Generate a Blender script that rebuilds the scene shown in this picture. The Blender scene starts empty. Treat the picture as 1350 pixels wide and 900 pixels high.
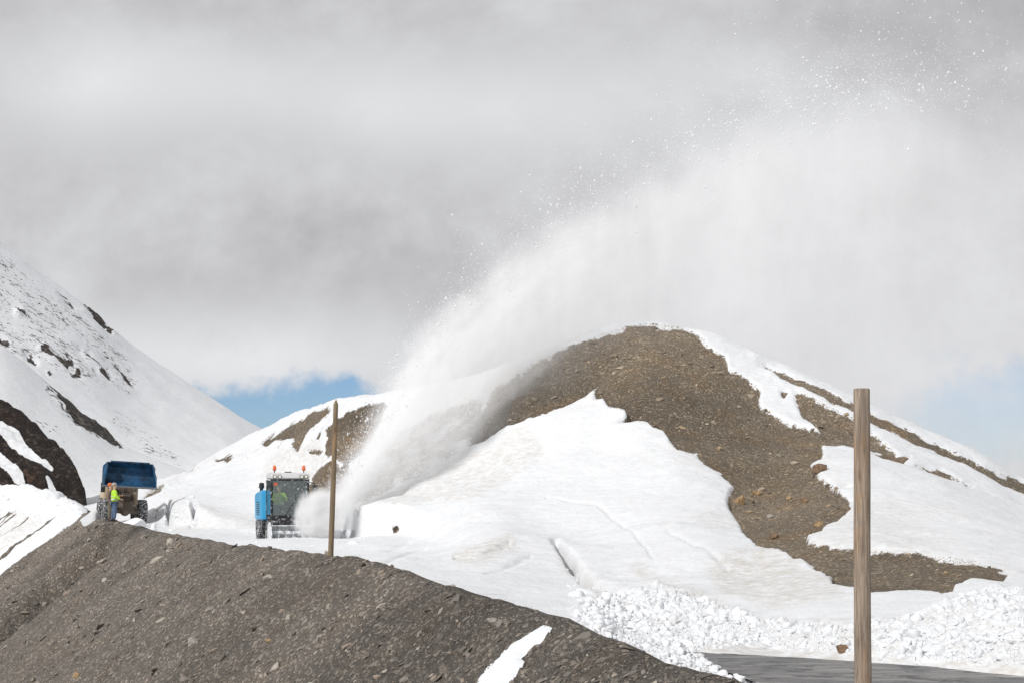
import bpy, bmesh, math, random
import numpy as np
from mathutils import Vector, Matrix
from mathutils.bvhtree import BVHTree
R = math.radians
rng = np.random.default_rng(7); random.seed(7)
scn = bpy.context.scene
col = scn.collection
# ------------------------------------------------------------------ camera
F, CX, HY = 2625.0, 675.0, 650.0          # focal length in px of the 1350 px photo, centre column, horizon row
cam = bpy.data.cameras.new('camera'); camo = bpy.data.objects.new('camera', cam); col.objects.link(camo)
camo.location = (0, 0, 0); camo.rotation_euler = (R(90), 0, 0)
cam.lens = 70; cam.sensor_width = 36; cam.shift_y = 200/1350
cam.clip_start = .1; cam.clip_end = 9000
scn.camera = camo
# ------------------------------------------------------------------ light
SUN = Vector((-.54, -.62, .64)).normalized()     # towards the sun: left, behind the camera
el = math.asin(SUN.z); az = math.atan2(SUN.x, SUN.y)
sl = bpy.data.lights.new('sun', 'SUN'); so = bpy.data.objects.new('sun', sl); col.objects.link(so)
sl.energy = 2.8; sl.angle = R(.6); sl.color = (1, .98, .955)
so.rotation_euler = SUN.to_track_quat('Z', 'Y').to_euler()
scn.view_settings.view_transform = 'Standard'; scn.view_settings.look = 'None'
scn.view_settings.gamma = 1; scn.view_settings.exposure = 0.0; scn.view_settings.use_curve_mapping = False
scn.cycles.volume_bounces = 6; scn.cycles.max_bounces = 8; scn.cycles.diffuse_bounces = 3
scn.cycles.volume_max_steps = 256
scn.cycles.use_adaptive_sampling = True

class NT:
    """small node helper"""
    def __init__(s, nt): s.nt = nt; nt.nodes.clear()
    def n(s, typ, ins=None, **kw):
        nd = s.nt.nodes.new(typ)
        for k, v in kw.items(): setattr(nd, k, v)
        for k, v in (ins or {}).items(): s.set(nd.inputs[k], v)
        return nd
    def set(s, sock, v):
        if isinstance(v, bpy.types.NodeSocket): s.nt.links.new(v, sock)
        else:
            if sock.type == 'RGBA' and hasattr(v, '__len__') and len(v) == 3: v = (*v, 1)
            sock.default_value = v
    def m(s, op, a, b=None, c=None, clamp=False):
        nd = s.nt.nodes.new('ShaderNodeMath'); nd.operation = op; nd.use_clamp = clamp
        for i, v in enumerate((a, b, c)):
            if v is not None: s.set(nd.inputs[i], v)
        return nd.outputs[0]
    def mix(s, f, a, b, blend='MIX'):
        nd = s.nt.nodes.new('ShaderNodeMix'); nd.data_type = 'RGBA'; nd.blend_type = blend
        s.set(nd.inputs[0], f); s.set(nd.inputs[6], a); s.set(nd.inputs[7], b)
        return nd.outputs[2]
    def smooth(s, x, lo, hi, a=0., b=1.):
        nd = s.nt.nodes.new('ShaderNodeMapRange'); nd.interpolation_type = 'SMOOTHSTEP'
        for i, v in enumerate((x, lo, hi, a, b)): s.set(nd.inputs[i], v)
        return nd.outputs[0]
    def noise(s, vec, scale, detail=3, rough=.55, out='Fac', dist=0):
        nd = s.n('ShaderNodeTexNoise', {'Scale': scale, 'Detail': detail, 'Roughness': rough, 'Distortion': dist})
        s.set(nd.inputs['Vector'], vec)
        return nd.outputs[out]
    def scale(s, vec, sc, rot=(0, 0, 0)):
        nd = s.n('ShaderNodeMapping'); nd.inputs['Scale'].default_value = sc; nd.inputs['Rotation'].default_value = rot
        s.set(nd.inputs['Vector'], vec); return nd.outputs[0]

# world: a blue Nishita sky seen through gaps of a grey cloud deck (all by direction)
world = bpy.data.worlds.new('World'); scn.world = world; world.use_nodes = True
w = NT(world.node_tree)
sky = w.n('ShaderNodeTexSky'); sky.sky_type = 'NISHITA'; sky.sun_disc = False
sky.sun_elevation = el; sky.sun_rotation = az; sky.altitude = 2000; sky.air_density = 1.0; sky.dust_density = .6
tc = w.n('ShaderNodeTexCoord'); sx = w.n('ShaderNodeSeparateXYZ', {0: tc.outputs['Generated']})
X, Y, Z = sx.outputs
yy = w.m('MAXIMUM', w.m('ABSOLUTE', Y), .05)
A = w.m('DIVIDE', X, yy); B = w.m('DIVIDE', Z, yy)       # tangent plane coordinates of the direction
def blob(px, py, rx, ry, soft=1.0):
    a = w.m('DIVIDE', w.m('SUBTRACT', A, (px-CX)/F), rx/F)
    b = w.m('DIVIDE', w.m('SUBTRACT', B, (HY-py)/F), ry/F)
    r = w.m('SQRT', w.m('ADD', w.m('MULTIPLY', a, a), w.m('MULTIPLY', b, b)))
    return r
dirv = w.n('ShaderNodeCombineXYZ', {0: A, 1: B, 2: w.m('MULTIPLY', Y, 2)}).outputs[0]
n1 = w.noise(w.scale(dirv, (1, 1.25, 1)), 7.5, 6, .58, dist=.6)
n2 = w.noise(w.scale(dirv, (1, 1.15, 1)), 21.0, 5, .6)
nb = w.m('ADD', w.m('MULTIPLY', w.m('SUBTRACT', n1, .5), .8), w.m('MULTIPLY', w.m('SUBTRACT', n2, .5), 1.1))
def lum(px, py, rx, ry, amp, acc):
    g = w.m('EXPONENT', w.m('MULTIPLY', w.m('POWER', w.m('MAXIMUM', w.m('ADD', blob(px, py, rx, ry), w.m('MULTIPLY', nb, 1.6)), 0.), 2.0), -1.0))
    return w.m('ADD', acc, w.m('MULTIPLY', g, amp))
L = w.m('ADD', .625, w.m('MULTIPLY', nb, .26))
for a_ in ((120, 100, 130, 80, .13), (310, 110, 110, 55, .08), (490, 140, 110, 60, .10), (670, 150, 140, 70, .10), (980, 120, 230, 90, .08), (620, 320, 260, 150, -.03), (330, 470, 260, 60, .17), (560, 20, 500, 40, -.02), (300, 225, 200, 40, .02),
           (300, 340, 420, 90, -.03), (60, 10, 300, 40, -.05), (1300, 30, 260, 90, -.09), (1250, 480, 200, 60, .05)):
    L = lum(*a_, L)
cloudcol = w.mix(w.m('MULTIPLY', w.m('SUBTRACT', L, .45), 3., clamp=True), (.95, .94, .965), (.99, 1.005, 1.03))
cc = w.n('ShaderNodeVectorMath', operation='SCALE'); w.set(cc.inputs[0], cloudcol); w.set(cc.inputs['Scale'], L)
wob = w.m('MULTIPLY', nb, 1.7)
g1 = w.smooth(w.m('ADD', blob(350, 575, 205, 74), wob), .68, 1.15, 1, 0)
g2 = w.smooth(w.m('ADD', blob(1290, 555, 175, 78), w.m('MULTIPLY', wob, 1.6)), .30, 1.15, .55, 0)
g3 = w.smooth(w.m('ADD', blob(2400, 600, 500, 150), wob), .5, 1.2, 1, 0)
gap = w.m('MAXIMUM', g3, w.m('MAXIMUM', g1, g2))
skyt = w.mix(1., sky.outputs[0], (.68, .86, 1.18), 'MULTIPLY')
skyc = w.n('ShaderNodeVectorMath', operation='SCALE'); w.set(skyc.inputs[0], skyt); skyc.inputs['Scale'].default_value = .072
fin = w.mix(gap, cc.outputs[0], skyc.outputs[0])
bg = w.n('ShaderNodeBackground', {'Color': fin, 'Strength': 1.0})
w.n('ShaderNodeOutputWorld', {'Surface': bg.outputs[0]})

# ------------------------------------------------------------------ helpers
def P(px, py, d): return Vector(((px-CX)/F*d, d, -(py-HY)/F*d))
def _h(i, j, k):
    n = (i*374761393 + j*668265263 + k*1274126177) & 0x7fffffff
    n = ((n ^ (n >> 13))*1103515245) & 0x7fffffff
    return ((n ^ (n >> 16)) & 0xffff)/65535.0
def vnoise(x, y, z=0.0, seed=0):
    x = np.asarray(x, float); y = np.asarray(y, float); z = np.asarray(z, float)+np.zeros_like(x)
    xi, yi, zi = (np.floor(v).astype(np.int64) for v in (x, y, z)); fx, fy, fz = x-xi, y-yi, z-zi
    fx, fy, fz = (f*f*(3-2*f) for f in (fx, fy, fz)); zi = zi+seed*57
    r = 0
    for a in (0, 1):
        for b in (0, 1):
            for c in (0, 1):
                r = r + _h(xi+a, yi+b, zi+c)*(fx if a else 1-fx)*(fy if b else 1-fy)*(fz if c else 1-fz)
    return r*2-1
def fbm(x, y, z=0.0, o=4, seed=0):
    s = 0; a = 1.; t = 0
    for i in range(o):
        s = s+a*vnoise(np.asarray(x)*2**i+i*7.3, np.asarray(y)*2**i-i*3.1, np.asarray(z)*2**i, seed+i); t += a; a *= .5
    return s/t
def pchip(xs, ys, q):
    xs = np.asarray(xs, float); ys = np.asarray(ys, float); h = np.diff(xs)
    sh = (slice(None),)+(None,)*(ys.ndim-1)
    dl = np.diff(ys, axis=0)/h[sh]
    d = np.zeros_like(ys)
    a, b = dl[:-1], dl[1:]
    with np.errstate(divide='ignore', invalid='ignore'):
        hm = 2*a*b/(a+b)
    d[1:-1] = np.where(a*b > 0, hm, 0); d[0] = dl[0]; d[-1] = dl[-1]
    q = np.asarray(q, float); i = np.clip(np.searchsorted(xs, q)-1, 0, len(xs)-2)
    t = (q-xs[i])/h[i]; T = t[(slice(None),)+(None,)*(ys.ndim-1)]; H = h[i][(slice(None),)+(None,)*(ys.ndim-1)]
    return ((2*T**3-3*T**2+1)*ys[i]+(T**3-2*T**2+T)*H*d[i]+(-2*T**3+3*T**2)*ys[i+1]+(T**3-T**2)*H*d[i+1])
def sdpoly(px, py, poly):
    """signed distance, + inside"""
    p = np.array(poly, float); n = len(p); best = np.full(px.shape, 1e18); ins = np.zeros(px.shape, bool)
    for i in range(n):
        ax, ay = p[i]; bx_, by_ = p[(i+1) % n]; ex, ey = bx_-ax, by_-ay
        t = np.clip(((px-ax)*ex+(py-ay)*ey)/(ex*ex+ey*ey+1e-9), 0, 1)
        best = np.minimum(best, (px-ax-t*ex)**2+(py-ay-t*ey)**2)
        c = ((ay > py) != (by_ > py)) & (px < (bx_-ax)*(py-ay)/(by_-ay+1e-12)+ax)
        ins ^= c
    return np.where(ins, 1, -1)*np.sqrt(best)
def sst(x, a, b): t = np.clip((x-a)/(b-a), 0, 1); return t*t*(3-2*t)

def tag(o, label=None, cat=None, group=None, kind=None):
    if label: o['label'] = label
    if cat: o['category'] = cat
    if group: o['group'] = group
    if kind: o['kind'] = kind
    return o
def mesh_obj(name, verts, faces, mat, parent=None, smooth=False, attrs=None):
    me = bpy.data.meshes.new(name); me.from_pydata([tuple(v) for v in verts], [], [tuple(f) for f in faces])
    if smooth: me.polygons.foreach_set('use_smooth', [True]*len(me.polygons))
    for k, v in (attrs or {}).items():
        a = me.attributes.new(k, 'FLOAT', 'POINT'); a.data.foreach_set('value', np.asarray(v, np.float32))
    for m in (mat if isinstance(mat, (list, tuple)) else [mat]): me.materials.append(m)
    me.update(); o = bpy.data.objects.new(name, me); col.objects.link(o)
    if parent: o.parent = parent
    return o
def grid_obj(name, V, mat, attrs=None):
    nr, nc = V.shape[:2]; verts = V.reshape(-1, 3)
    me = bpy.data.meshes.new(name)
    i = np.arange(nr-1)[:, None]*nc+np.arange(nc-1)[None]; f = np.stack([i, i+1, i+nc+1, i+nc], -1).reshape(-1, 4)
    me.vertices.add(len(verts)); me.vertices.foreach_set('co', verts.astype(np.float32).ravel())
    me.loops.add(f.size); me.loops.foreach_set('vertex_index', f.astype(np.int32).ravel())
    me.polygons.add(len(f)); me.polygons.foreach_set('loop_start', np.arange(0, f.size, 4, dtype=np.int32))
    me.polygons.foreach_set('use_smooth', np.ones(len(f), bool))
    for k, v in (attrs or {}).items():
        a = me.attributes.new(k, 'FLOAT', 'POINT'); a.data.foreach_set('value', v.reshape(-1).astype(np.float32))
    me.materials.append(mat); me.update(calc_edges=True); me.validate()
    o = bpy.data.objects.new(name, me); col.objects.link(o)
    o['_b'] = 0; del o['_b']
    return o, (verts, f)
def tri_soup(name, pts, tris, mat, smooth=False, attrs=None):
    me = bpy.data.meshes.new(name); k = tris.shape[1]
    me.vertices.add(len(pts)); me.vertices.foreach_set('co', pts.astype(np.float32).ravel())
    me.loops.add(tris.size); me.loops.foreach_set('vertex_index', tris.astype(np.int32).ravel())
    me.polygons.add(len(tris)); me.polygons.foreach_set('loop_start', np.arange(0, tris.size, k, dtype=np.int32))
    me.polygons.foreach_set('use_smooth', np.full(len(tris), smooth))
    for a_, v in (attrs or {}).items():
        a = me.attributes.new(a_, 'FLOAT', 'POINT'); a.data.foreach_set('value', v.astype(np.float32))
    me.materials.append(mat); me.update(calc_edges=True); me.validate()
    o = bpy.data.objects.new(name, me); col.objects.link(o); return o
def ico(sub):
    bm = bmesh.new(); bmesh.ops.create_icosphere(bm, subdivisions=sub, radius=1)
    v = np.array([x.co[:] for x in bm.verts]); f = np.array([[q.index for q in x.verts] for x in bm.faces]); bm.free(); return v, f

# ------------------------------------------------------------------ materials
def mat(name):
    m = bpy.data.materials.new(name); m.use_nodes = True; return m, NT(m.node_tree)
def finish(t, color, rough=.8, normal=None, **kw):
    ins = {'Base Color': color, 'Roughness': rough}
    if normal is not None: ins['Normal'] = normal
    ins.update(kw)
    b = t.n('ShaderNodeBsdfPrincipled', ins)
    t.n('ShaderNodeOutputMaterial', {'Surface': b.outputs[0]})
    return b
def plain(name, c, rough=.6, metallic=0., var=.25, vs=9., spec=.5, coat=0.):
    m, t = mat(name); o = t.n('ShaderNodeTexCoord').outputs['Object']
    n = t.noise(o, vs, 5, .65)
    c2 = tuple(x*(1-var) for x in c)
    f = t.smooth(n, .35, .65)
    nm = t.n('ShaderNodeBump', {'Height': n, 'Strength': .15, 'Distance': .02}).outputs[0]
    finish(t, t.mix(f, c2, c), rough, nm, Metallic=metallic, **{'Specular IOR Level': spec, 'Coat Weight': coat})
    return m
def splashed(name, c, snow_from=.6, scale=7, rough=.55, metallic=0.):
    """painted surface with wind-blown snow stuck to it"""
    m, t = mat(name); o = t.n('ShaderNodeTexCoord').outputs['Object']
    n = t.noise(o, scale, 6, .7); g = t.noise(o, scale*5, 4, .7)
    f = t.smooth(t.m('ADD', n, t.m('MULTIPLY', t.m('SUBTRACT', g, .5), .35)), snow_from-.05, snow_from+.07)
    base = t.mix(t.smooth(g, .4, .7), tuple(x*.75 for x in c), c)
    nm = t.n('ShaderNodeBump', {'Height': f, 'Strength': .4, 'Distance': .02}).outputs[0]
    finish(t, t.mix(f, base, (.8, .82, .85)), t.m('ADD', rough, t.m('MULTIPLY', f, .3)), nm, Metallic=metallic)
    return m
def rock_color(t, o, light, mid, dark, s=1.0, stretch=None):
    v1 = t.n('ShaderNodeTexVoronoi', {'Scale': 5.5*s, 'Randomness': 1.}); t.set(v1.inputs['Vector'], stretch or o)
    v2 = t.n('ShaderNodeTexVoronoi', {'Scale': 15*s, 'Randomness': 1.}); t.set(v2.inputs['Vector'], stretch or o)
    c1 = t.n('ShaderNodeSeparateColor', {0: v1.outputs['Color']}).outputs[0]
    c2 = t.n('ShaderNodeSeparateColor', {0: v2.outputs['Color']}).outputs[0]
    big = t.noise(o, .35*s, 5, .6); fine = t.noise(o, 30*s, 3, .7)
    c = t.mix(t.smooth(c2, .15, .95), dark, mid)
    c = t.mix(t.smooth(t.m('ADD', c1, t.m('MULTIPLY', t.m('SUBTRACT', fine, .5), .6)), .72, .98), c, light)
    c = t.mix(t.smooth(fine, .33, .5, .55, 0), c, dark)
    c = t.mix(t.smooth(big, .3, .7), t.mix(.5, c, dark), c)
    hgt = t.m('ADD', t.m('MULTIPLY', v1.outputs['Distance'], -.8), t.m('ADD', t.m('MULTIPLY', v2.outputs['Distance'], -.35), t.m('MULTIPLY', fine, .4)))
    return c, hgt, big
SNOW = (.765, .78, .80)
def terrain_mat(name, light, mid, dark, warm, edge_amp=.9, s=1.0, dirt=(.50, .45, .38), streak=None, rockbump=.10, edge_scale=1.2, warmpos=None):
    """bare scree where the 'rock' attribute is positive, snow elsewhere; 'dirt' tints the snow, 'speck' scatters stones in it"""
    m, t = mat(name); o = t.n('ShaderNodeTexCoord').outputs['Object']
    so_ = t.scale(o, streak[0], streak[1]) if streak else o
    c, hgt, big = rock_color(t, o, light, mid, dark, s, so_)
    wn = t.noise(o, .22*s, 4, .6)
    c = t.mix(t.smooth(wn, .48, .66, 0, .65), c, t.mix(1., c, warm, 'MULTIPLY'))
    at = lambda nm: t.n('ShaderNodeAttribute', attribute_name=nm).outputs['Fac']
    tv = t.n('ShaderNodeVectorMath', operation='SCALE'); t.set(tv.inputs[0], c); t.set(tv.inputs['Scale'], t.m('ADD', 1., t.m('MULTIPLY', at('tint'), .5))); c = tv.outputs[0]
    e1 = t.noise(so_, edge_scale, 5, .65); e2 = t.noise(so_, edge_scale*7, 4, .7)
    nz = t.m('ADD', t.m('MULTIPLY', t.m('SUBTRACT', e1, .5), edge_amp*2.2), t.m('MULTIPLY', t.m('SUBTRACT', e2, .5), edge_amp*1.1))
    r = t.m('ADD', at('rock'), nz)
    rf = t.smooth(r, -.06, .06)
    sp = t.smooth(t.m('ADD', t.m('MULTIPLY', at('speck'), .55), t.m('ADD', t.m('MULTIPLY', t.m('SUBTRACT', e2, .5), 1.3), t.m('MULTIPLY', t.m('SUBTRACT', e1, .5), .7))), .42, .5)
    rf = t.m('MAXIMUM', rf, sp)
    sn1 = t.noise(o, .5, 5, .6); sn2 = t.noise(o, 6, 5, .65); sn3 = t.noise(t.scale(o, (1, 1, 3)), 2.2, 6, .62)
    df = t.m('MULTIPLY', at('dirt'), t.smooth(t.m('ADD', t.m('MULTIPLY', sn3, .65), t.m('MULTIPLY', sn2, .4)), .38, .68), clamp=True)
    s0 = t.mix(t.smooth(sn1, .35, .7, 0, 1), tuple(x*.97 for x in SNOW), SNOW)
    sc = t.mix(df, s0, dirt)
    snb = t.m('ADD', t.m('MULTIPLY', sn1, .25), t.m('ADD', t.m('MULTIPLY', sn2, .035), t.m('MULTIPLY', sn3, .10)))
    b1 = t.n('ShaderNodeBump', {'Height': snb, 'Strength': .6, 'Distance': 1.0}).outputs[0]
    b2 = t.n('ShaderNodeBump', {'Height': hgt, 'Strength': .9, 'Distance': rockbump}).outputs[0]
    nm = t.n('ShaderNodeMix', data_type='VECTOR'); t.set(nm.inputs[0], rf); t.set(nm.inputs[4], b1); t.set(nm.inputs[5], b2)
    finish(t, t.mix(rf, sc, c), t.m('ADD', .62, t.m('MULTIPLY', rf, .28)), nm.outputs[1], **{'Specular IOR Level': .25})
    return m
M_hill = terrain_mat('hill_scree_and_snow', (.50, .42, .315), (.30, .245, .180), (.15, .122, .092), (1.12, .95, .75), .75, 1.9, rockbump=.16)
M_bank = terrain_mat('shale_and_snow', (.46, .405, .34), (.225, .198, .168), (.095, .083, .071), (1.06, .98, .9), .35, 3.2, streak=((1, .45, 1), (0, 0, R(-15))), rockbump=.07, edge_scale=1.5)
M_far = terrain_mat('mountain_snow_and_rock', (.17, .15, .13), (.085, .075, .066), (.035, .031, .028), (1.1, 1., .95), 1.2, .35, rockbump=.3, edge_scale=.16, streak=((1, 1, .5), (0, R(-38), 0)))
M_snow, t = mat('clumped_snow'); o = t.n('ShaderNodeTexCoord').outputs['Object']
nn = t.noise(o, 9, 6, .75); dn = t.noise(o, .9, 4, .6)
finish(t, t.mix(t.smooth(dn, .58, .72, 0, .35), SNOW, (.55, .50, .44)), .65, t.n('ShaderNodeBump', {'Height': nn, 'Strength': .5, 'Distance': .05}).outputs[0], **{'Specular IOR Level': .25})
M_flake, t = mat('airborne_snow_grains')
t.n('ShaderNodeOutputMaterial', {'Surface': t.n('ShaderNodeMixShader', {0: .45, 1: t.n('ShaderNodeBsdfDiffuse', {'Color': (.97, .97, .98, 1)}).outputs[0], 2: t.n('ShaderNodeBsdfTranslucent', {'Color': (.97, .97, .98, 1)}).outputs[0]}).outputs[0]})
def stone_mat(name, light, mid, dark, warm):
    m, t = mat(name); o = t.n('ShaderNodeTexCoord').outputs['Object']
    a = t.n('ShaderNodeAttribute', attribute_name='tone').outputs['Fac']
    n = t.noise(o, 14, 5, .7)
    c = t.mix(t.smooth(a, .1, .75), dark, mid); c = t.mix(t.smooth(a, .75, 1.), c, light)
    c = t.mix(t.smooth(t.m('FRACT', t.m('MULTIPLY', a, 17.3)), .8, .95), c, warm)
    c = t.mix(t.smooth(n, .4, .7, .35, 0), c, dark)
    finish(t, c, .85, t.n('ShaderNodeBump', {'Height': n, 'Strength': .6, 'Distance': .03}).outputs[0])
    return m
M_stone = stone_mat('shale_fragments', (.47, .42, .355), (.24, .21, .178), (.12, .105, .09), (.32, .25, .19))
M_hstone = stone_mat('hill_fragments', (.52, .44, .33), (.31, .255, .185), (.16, .13, .098), (.40, .29, .18))
M_lime = plain('pale_stone', (.40, .37, .32), .9, var=.4, vs=7)
M_tan = plain('tan_stone', (.42, .28, .15), .9, var=.45, vs=6)
M_brown = plain('brown_stone', (.25, .16, .10), .9, var=.5, vs=5)

# ------------------------------------------------------------------ foreground bank: a road embankment whose crest runs away from the camera
path = pchip([4, 60, 100, 118, 130, 150], np.array([[7.08, 4], [-8.43, 60], [-19.5, 100], [-25.2, 118], [-31.5, 130], [-44, 147]], float), [4, 60])
ys_ = np.array([4, 30, 60, 90, 106, 118, 128, 140, 155.])
xs_ = np.array([7.08, -.12, -8.43, -16.74, -21.2, -25.6, -31.5, -41, -56.])
crest_px = np.array([-600, -120, 0, 25, 50, 80, 100, 111, 126, 148, 185, 218, 259, 307, 333, 370, 389, 407, 437, 463, 500, 515, 534, 554, 604, 645, 682, 719, 738, 756, 782, 830, 867, 904, 941, 956, 1050, 1136, 1350, 2500])
crest_py = np.array([630, 636, 639, 640, 646, 655, 667, 676, 681, 686, 695.5, 703, 710, 718, 719.6, 725, 726, 729, 732.6, 735.5, 743.7, 748.5, 752, 765, 778, 791, 802, 810, 819, 832.6, 839, 861, 872.6, 882, 891, 898, 932, 970, 1075, 1700.])
sy = [6.]
while sy[-1] < 152: sy.append(sy[-1]+(max(.05, sy[-1]*.0052) if sy[-1] < 102 else .17))
sy = np.array(sy); sxx = pchip(ys_, xs_, sy)
tang = np.gradient(np.stack([sxx, sy], 1), axis=0); tang /= np.linalg.norm(tang, axis=1)[:, None]
nrm = np.stack([-tang[:, 1], tang[:, 0]], 1)          # to the left, downhill
D = np.concatenate([-np.linspace(3.2, .12, 16)**1.0, np.linspace(0, 3, 90)[0:], np.linspace(3.05, 9, 110), np.linspace(9.2, 19, 40)])
cpx = CX+F*sxx/sy; zc = -(np.interp(cpx, crest_px, crest_py)-HY)/F*sy
Xg = sxx[:, None]+nrm[:, :1]*D; Yg = sy[:, None]+nrm[:, 1:]*D
Sg = np.broadcast_to(sy[:, None], Xg.shape); Dg = np.broadcast_to(D, Xg.shape)
def bank_profile(D): return np.where(D > 0, -.74*(np.sqrt(D*D+.09)-.3), -.62*(np.sqrt(D*D+.16)-.4))
Zg = zc[:, None]+bank_profile(Dg)
ppx = CX+F*Xg/Yg; ppy = HY-F*Zg/Yg
BANKSNOW = [(150, 560), (118, 668), (109, 677), (92, 690), (60, 713), (30, 734), (0, 756), (-60, 800), (-300, 980), (-400, 500)]
STRIP = [(712, 826), (727, 829), (722, 836), (715, 845), (701, 861), (690, 876), (678, 893), (664, 912), (640, 945), (600, 960), (632, 900), (638, 887), (650, 877), (660, 867), (668, 856), (680, 846), (697, 833)]
sdb = sdpoly(ppx, ppy, BANKSNOW)+3.5*fbm(Xg*.7, Yg*.7, Zg*.7, 4, 17); sds = sdpoly(ppx, ppy, STRIP)+9*fbm(Sg*5, Dg*1.6, 0, 5, 18)
snowb = np.maximum(sdb/9, sds/5)
rock_b = np.clip(-snowb, -1.6, 1.6)
ease = sst(Dg, .3, 1.6)
# gullies down the fall line
def gully(s0, wdt, dep, bend=0): return -dep*np.exp(-((Sg+bend*Dg-s0)/wdt)**2)*ease
Zg = Zg+gully(92, 1.8, 1.9, 1.0)+gully(96, 1.8, -.8, 1.0)+gully(96, 2.0, -.35)+gully(74, 1.6, .16)+gully(58, 1.0, .12)+gully(31, .5, .10)+gully(28.4, .35, .08)
Zg = Zg+ease*(.16*fbm(Sg*.25, Dg*.5, 0, 4, 3)+.10*fbm(Sg*.9, Dg*.35, 0, 4, 9))+.028*fbm(Xg*3.2, Yg*3.2, Zg*3, 4, 5)*(1+Sg/60)+.05*fbm(Xg*1.1, Yg*1.1, 0, 4, 55)*(.6+Sg/50)
Zg = Zg+.08*sst(snowb, -.2, .5)+.30*sst(sdb/9, .5, 3)*fbm(Sg*.55, Dg*.8, 0, 5, 2)
# dirty run-out stripes in the snowy part
st = fbm(Sg*1.9, Dg*.20, 0, 3, 31)
stripe = sst(st, .06, .16)*sst(Dg, 1.2, 2.4)*sst(sdb, 26, 34)
mainstripe = np.exp(-((sdb-17)/2.8)**2)*sst(Dg, .7, 1.4)
rock_b = np.where(sdb > 6, np.maximum(rock_b, -1.6+2.2*np.maximum(stripe, mainstripe)), rock_b)
bank, bankgeo = grid_obj('gravel_bank', np.stack([Xg, Yg, Zg], -1), M_bank, dict(rock=rock_b, speck=np.clip(sst(sdb/9, 0, 2)*.35, 0, 1)*sst(Dg, 1, 2.), dirt=.55*sst(sdb/9, 1, 3)*sst(Dg, 1, 2.4),
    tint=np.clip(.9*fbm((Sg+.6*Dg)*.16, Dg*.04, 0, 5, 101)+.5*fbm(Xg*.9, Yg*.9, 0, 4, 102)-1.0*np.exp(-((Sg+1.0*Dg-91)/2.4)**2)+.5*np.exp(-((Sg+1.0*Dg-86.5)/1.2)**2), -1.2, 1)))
tag(bank, kind='structure')

# ------------------------------------------------------------------ snow field, road cutting and hill
HC = {  # column px : (distance, photo row) from the hidden foot behind the bank to the ridge
 -400: [(150, 668), (158, 662), (166, 658), (174, 655), (182, 652), (190, 650), (200, 648), (210, 646), (220, 645), (235, 644)],
 0:    [(139, 664), (146, 664), (152, 662), (158, 660), (166, 658), (174, 656), (184, 654), (194, 652), (205, 650), (220, 648)],
 100:  [(120, 693), (126, 688), (133, 682), (140, 676), (150, 670), (160, 664), (170, 660), (182, 656), (195, 652), (210, 650)],
 170:  [(100, 712), (106, 695), (112, 690), (118, 682), (125, 672), (133, 662), (140, 656), (148, 650), (156, 646), (166, 642)],
 200:  [(88, 728), (96, 706), (104, 694), (109, 688), (113, 676), (118, 664), (126, 652), (136, 643), (146, 638), (158, 634)],
 245:  [(73, 745), (84, 716), (96, 700), (104, 691), (105.2, 664), (109, 655), (116, 645), (124, 635), (132, 628), (142, 620)],
 300:  [(62, 755), (74, 728), (88, 712), (98, 700), (101, 682), (106, 662), (113, 638), (121, 618), (129, 602), (138, 590)],
 345:  [(53, 775), (64, 745), (82, 718), (95, 706), (99, 690), (104, 665), (110, 640), (117, 612), (124, 588), (133, 568)],
 400:  [(49, 790), (60, 752), (78, 722), (92, 710), (97, 694), (101, 665), (106, 630), (112, 590), (117, 560), (122, 538)],
 440:  [(45, 800), (56, 757), (76, 725), (91, 709), (94, 690), (97, 660), (101, 628), (105, 590), (109, 555), (115, 527)],
 475:  [(41, 805), (55, 759), (74, 727), (87, 708), (87.5, 668), (91, 656), (98, 622), (103, 585), (107, 548), (112, 517)],
 500:  [(39, 810), (54, 760), (72, 728), (86, 706), (86.5, 664), (90, 652), (97, 620), (102, 580), (107, 545), (111, 515)],
 560:  [(34.5, 825), (49, 772), (64, 745), (80, 712), (84, 672), (88, 645), (94, 616), (100, 580), (104, 545), (108, 505)],
 640:  [(30, 845), (43, 795), (56, 765), (68, 733), (77, 690), (82, 655), (88, 622), (93, 585), (98, 545), (104, 487)],
 700:  [(27.5, 860), (40, 815), (54, 776), (66, 742), (74, 704), (80, 665), (86, 622), (91, 578), (95, 532), (101, 468)],
 780:  [(25, 880), (37, 835), (48, 798), (60, 760), (71, 716), (78, 668), (85, 615), (90, 568), (95, 515), (101.5, 434)],
 850:  [(23.5, 905), (34, 862), (42, 832), (52, 790), (67, 728), (76, 670), (84, 608), (90, 552), (96, 487), (103, 420)],
 930:  [(22, 930), (31, 885), (36.5, 853), (42, 826), (56, 765), (70, 700), (80, 636), (88, 575), (95, 512), (102, 435)],
 1000: [(21, 960), (29.5, 903), (35, 862), (38.5, 836), (52, 780), (66, 722), (78, 660), (87, 597), (94, 540), (101, 465)],
 1100: [(20, 1010), (28, 917), (34, 869), (36.3, 832), (47, 787), (60, 738), (73, 674), (84, 612), (92, 564), (99, 508)],
 1200: [(19, 1040), (27, 927), (32.6, 879), (34.6, 828), (44, 790), (56, 751), (70, 692), (82, 638), (91, 597), (98, 556)],
 1300: [(18, 1060), (26, 935), (31.2, 890), (33.5, 815), (42, 795), (53, 762), (68, 710), (81, 668), (90, 638), (97, 604)],
 1360: [(18, 1070), (25.5, 940), (30.6, 896), (33, 806), (41, 795), (53, 768), (68, 722), (81, 686), (90, 662), (97, 636)],
 1750: [(17, 1150), (24, 960), (27, 928), (30, 850), (38, 830), (50, 800), (66, 770), (80, 745), (90, 730), (97, 720)],
}
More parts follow.
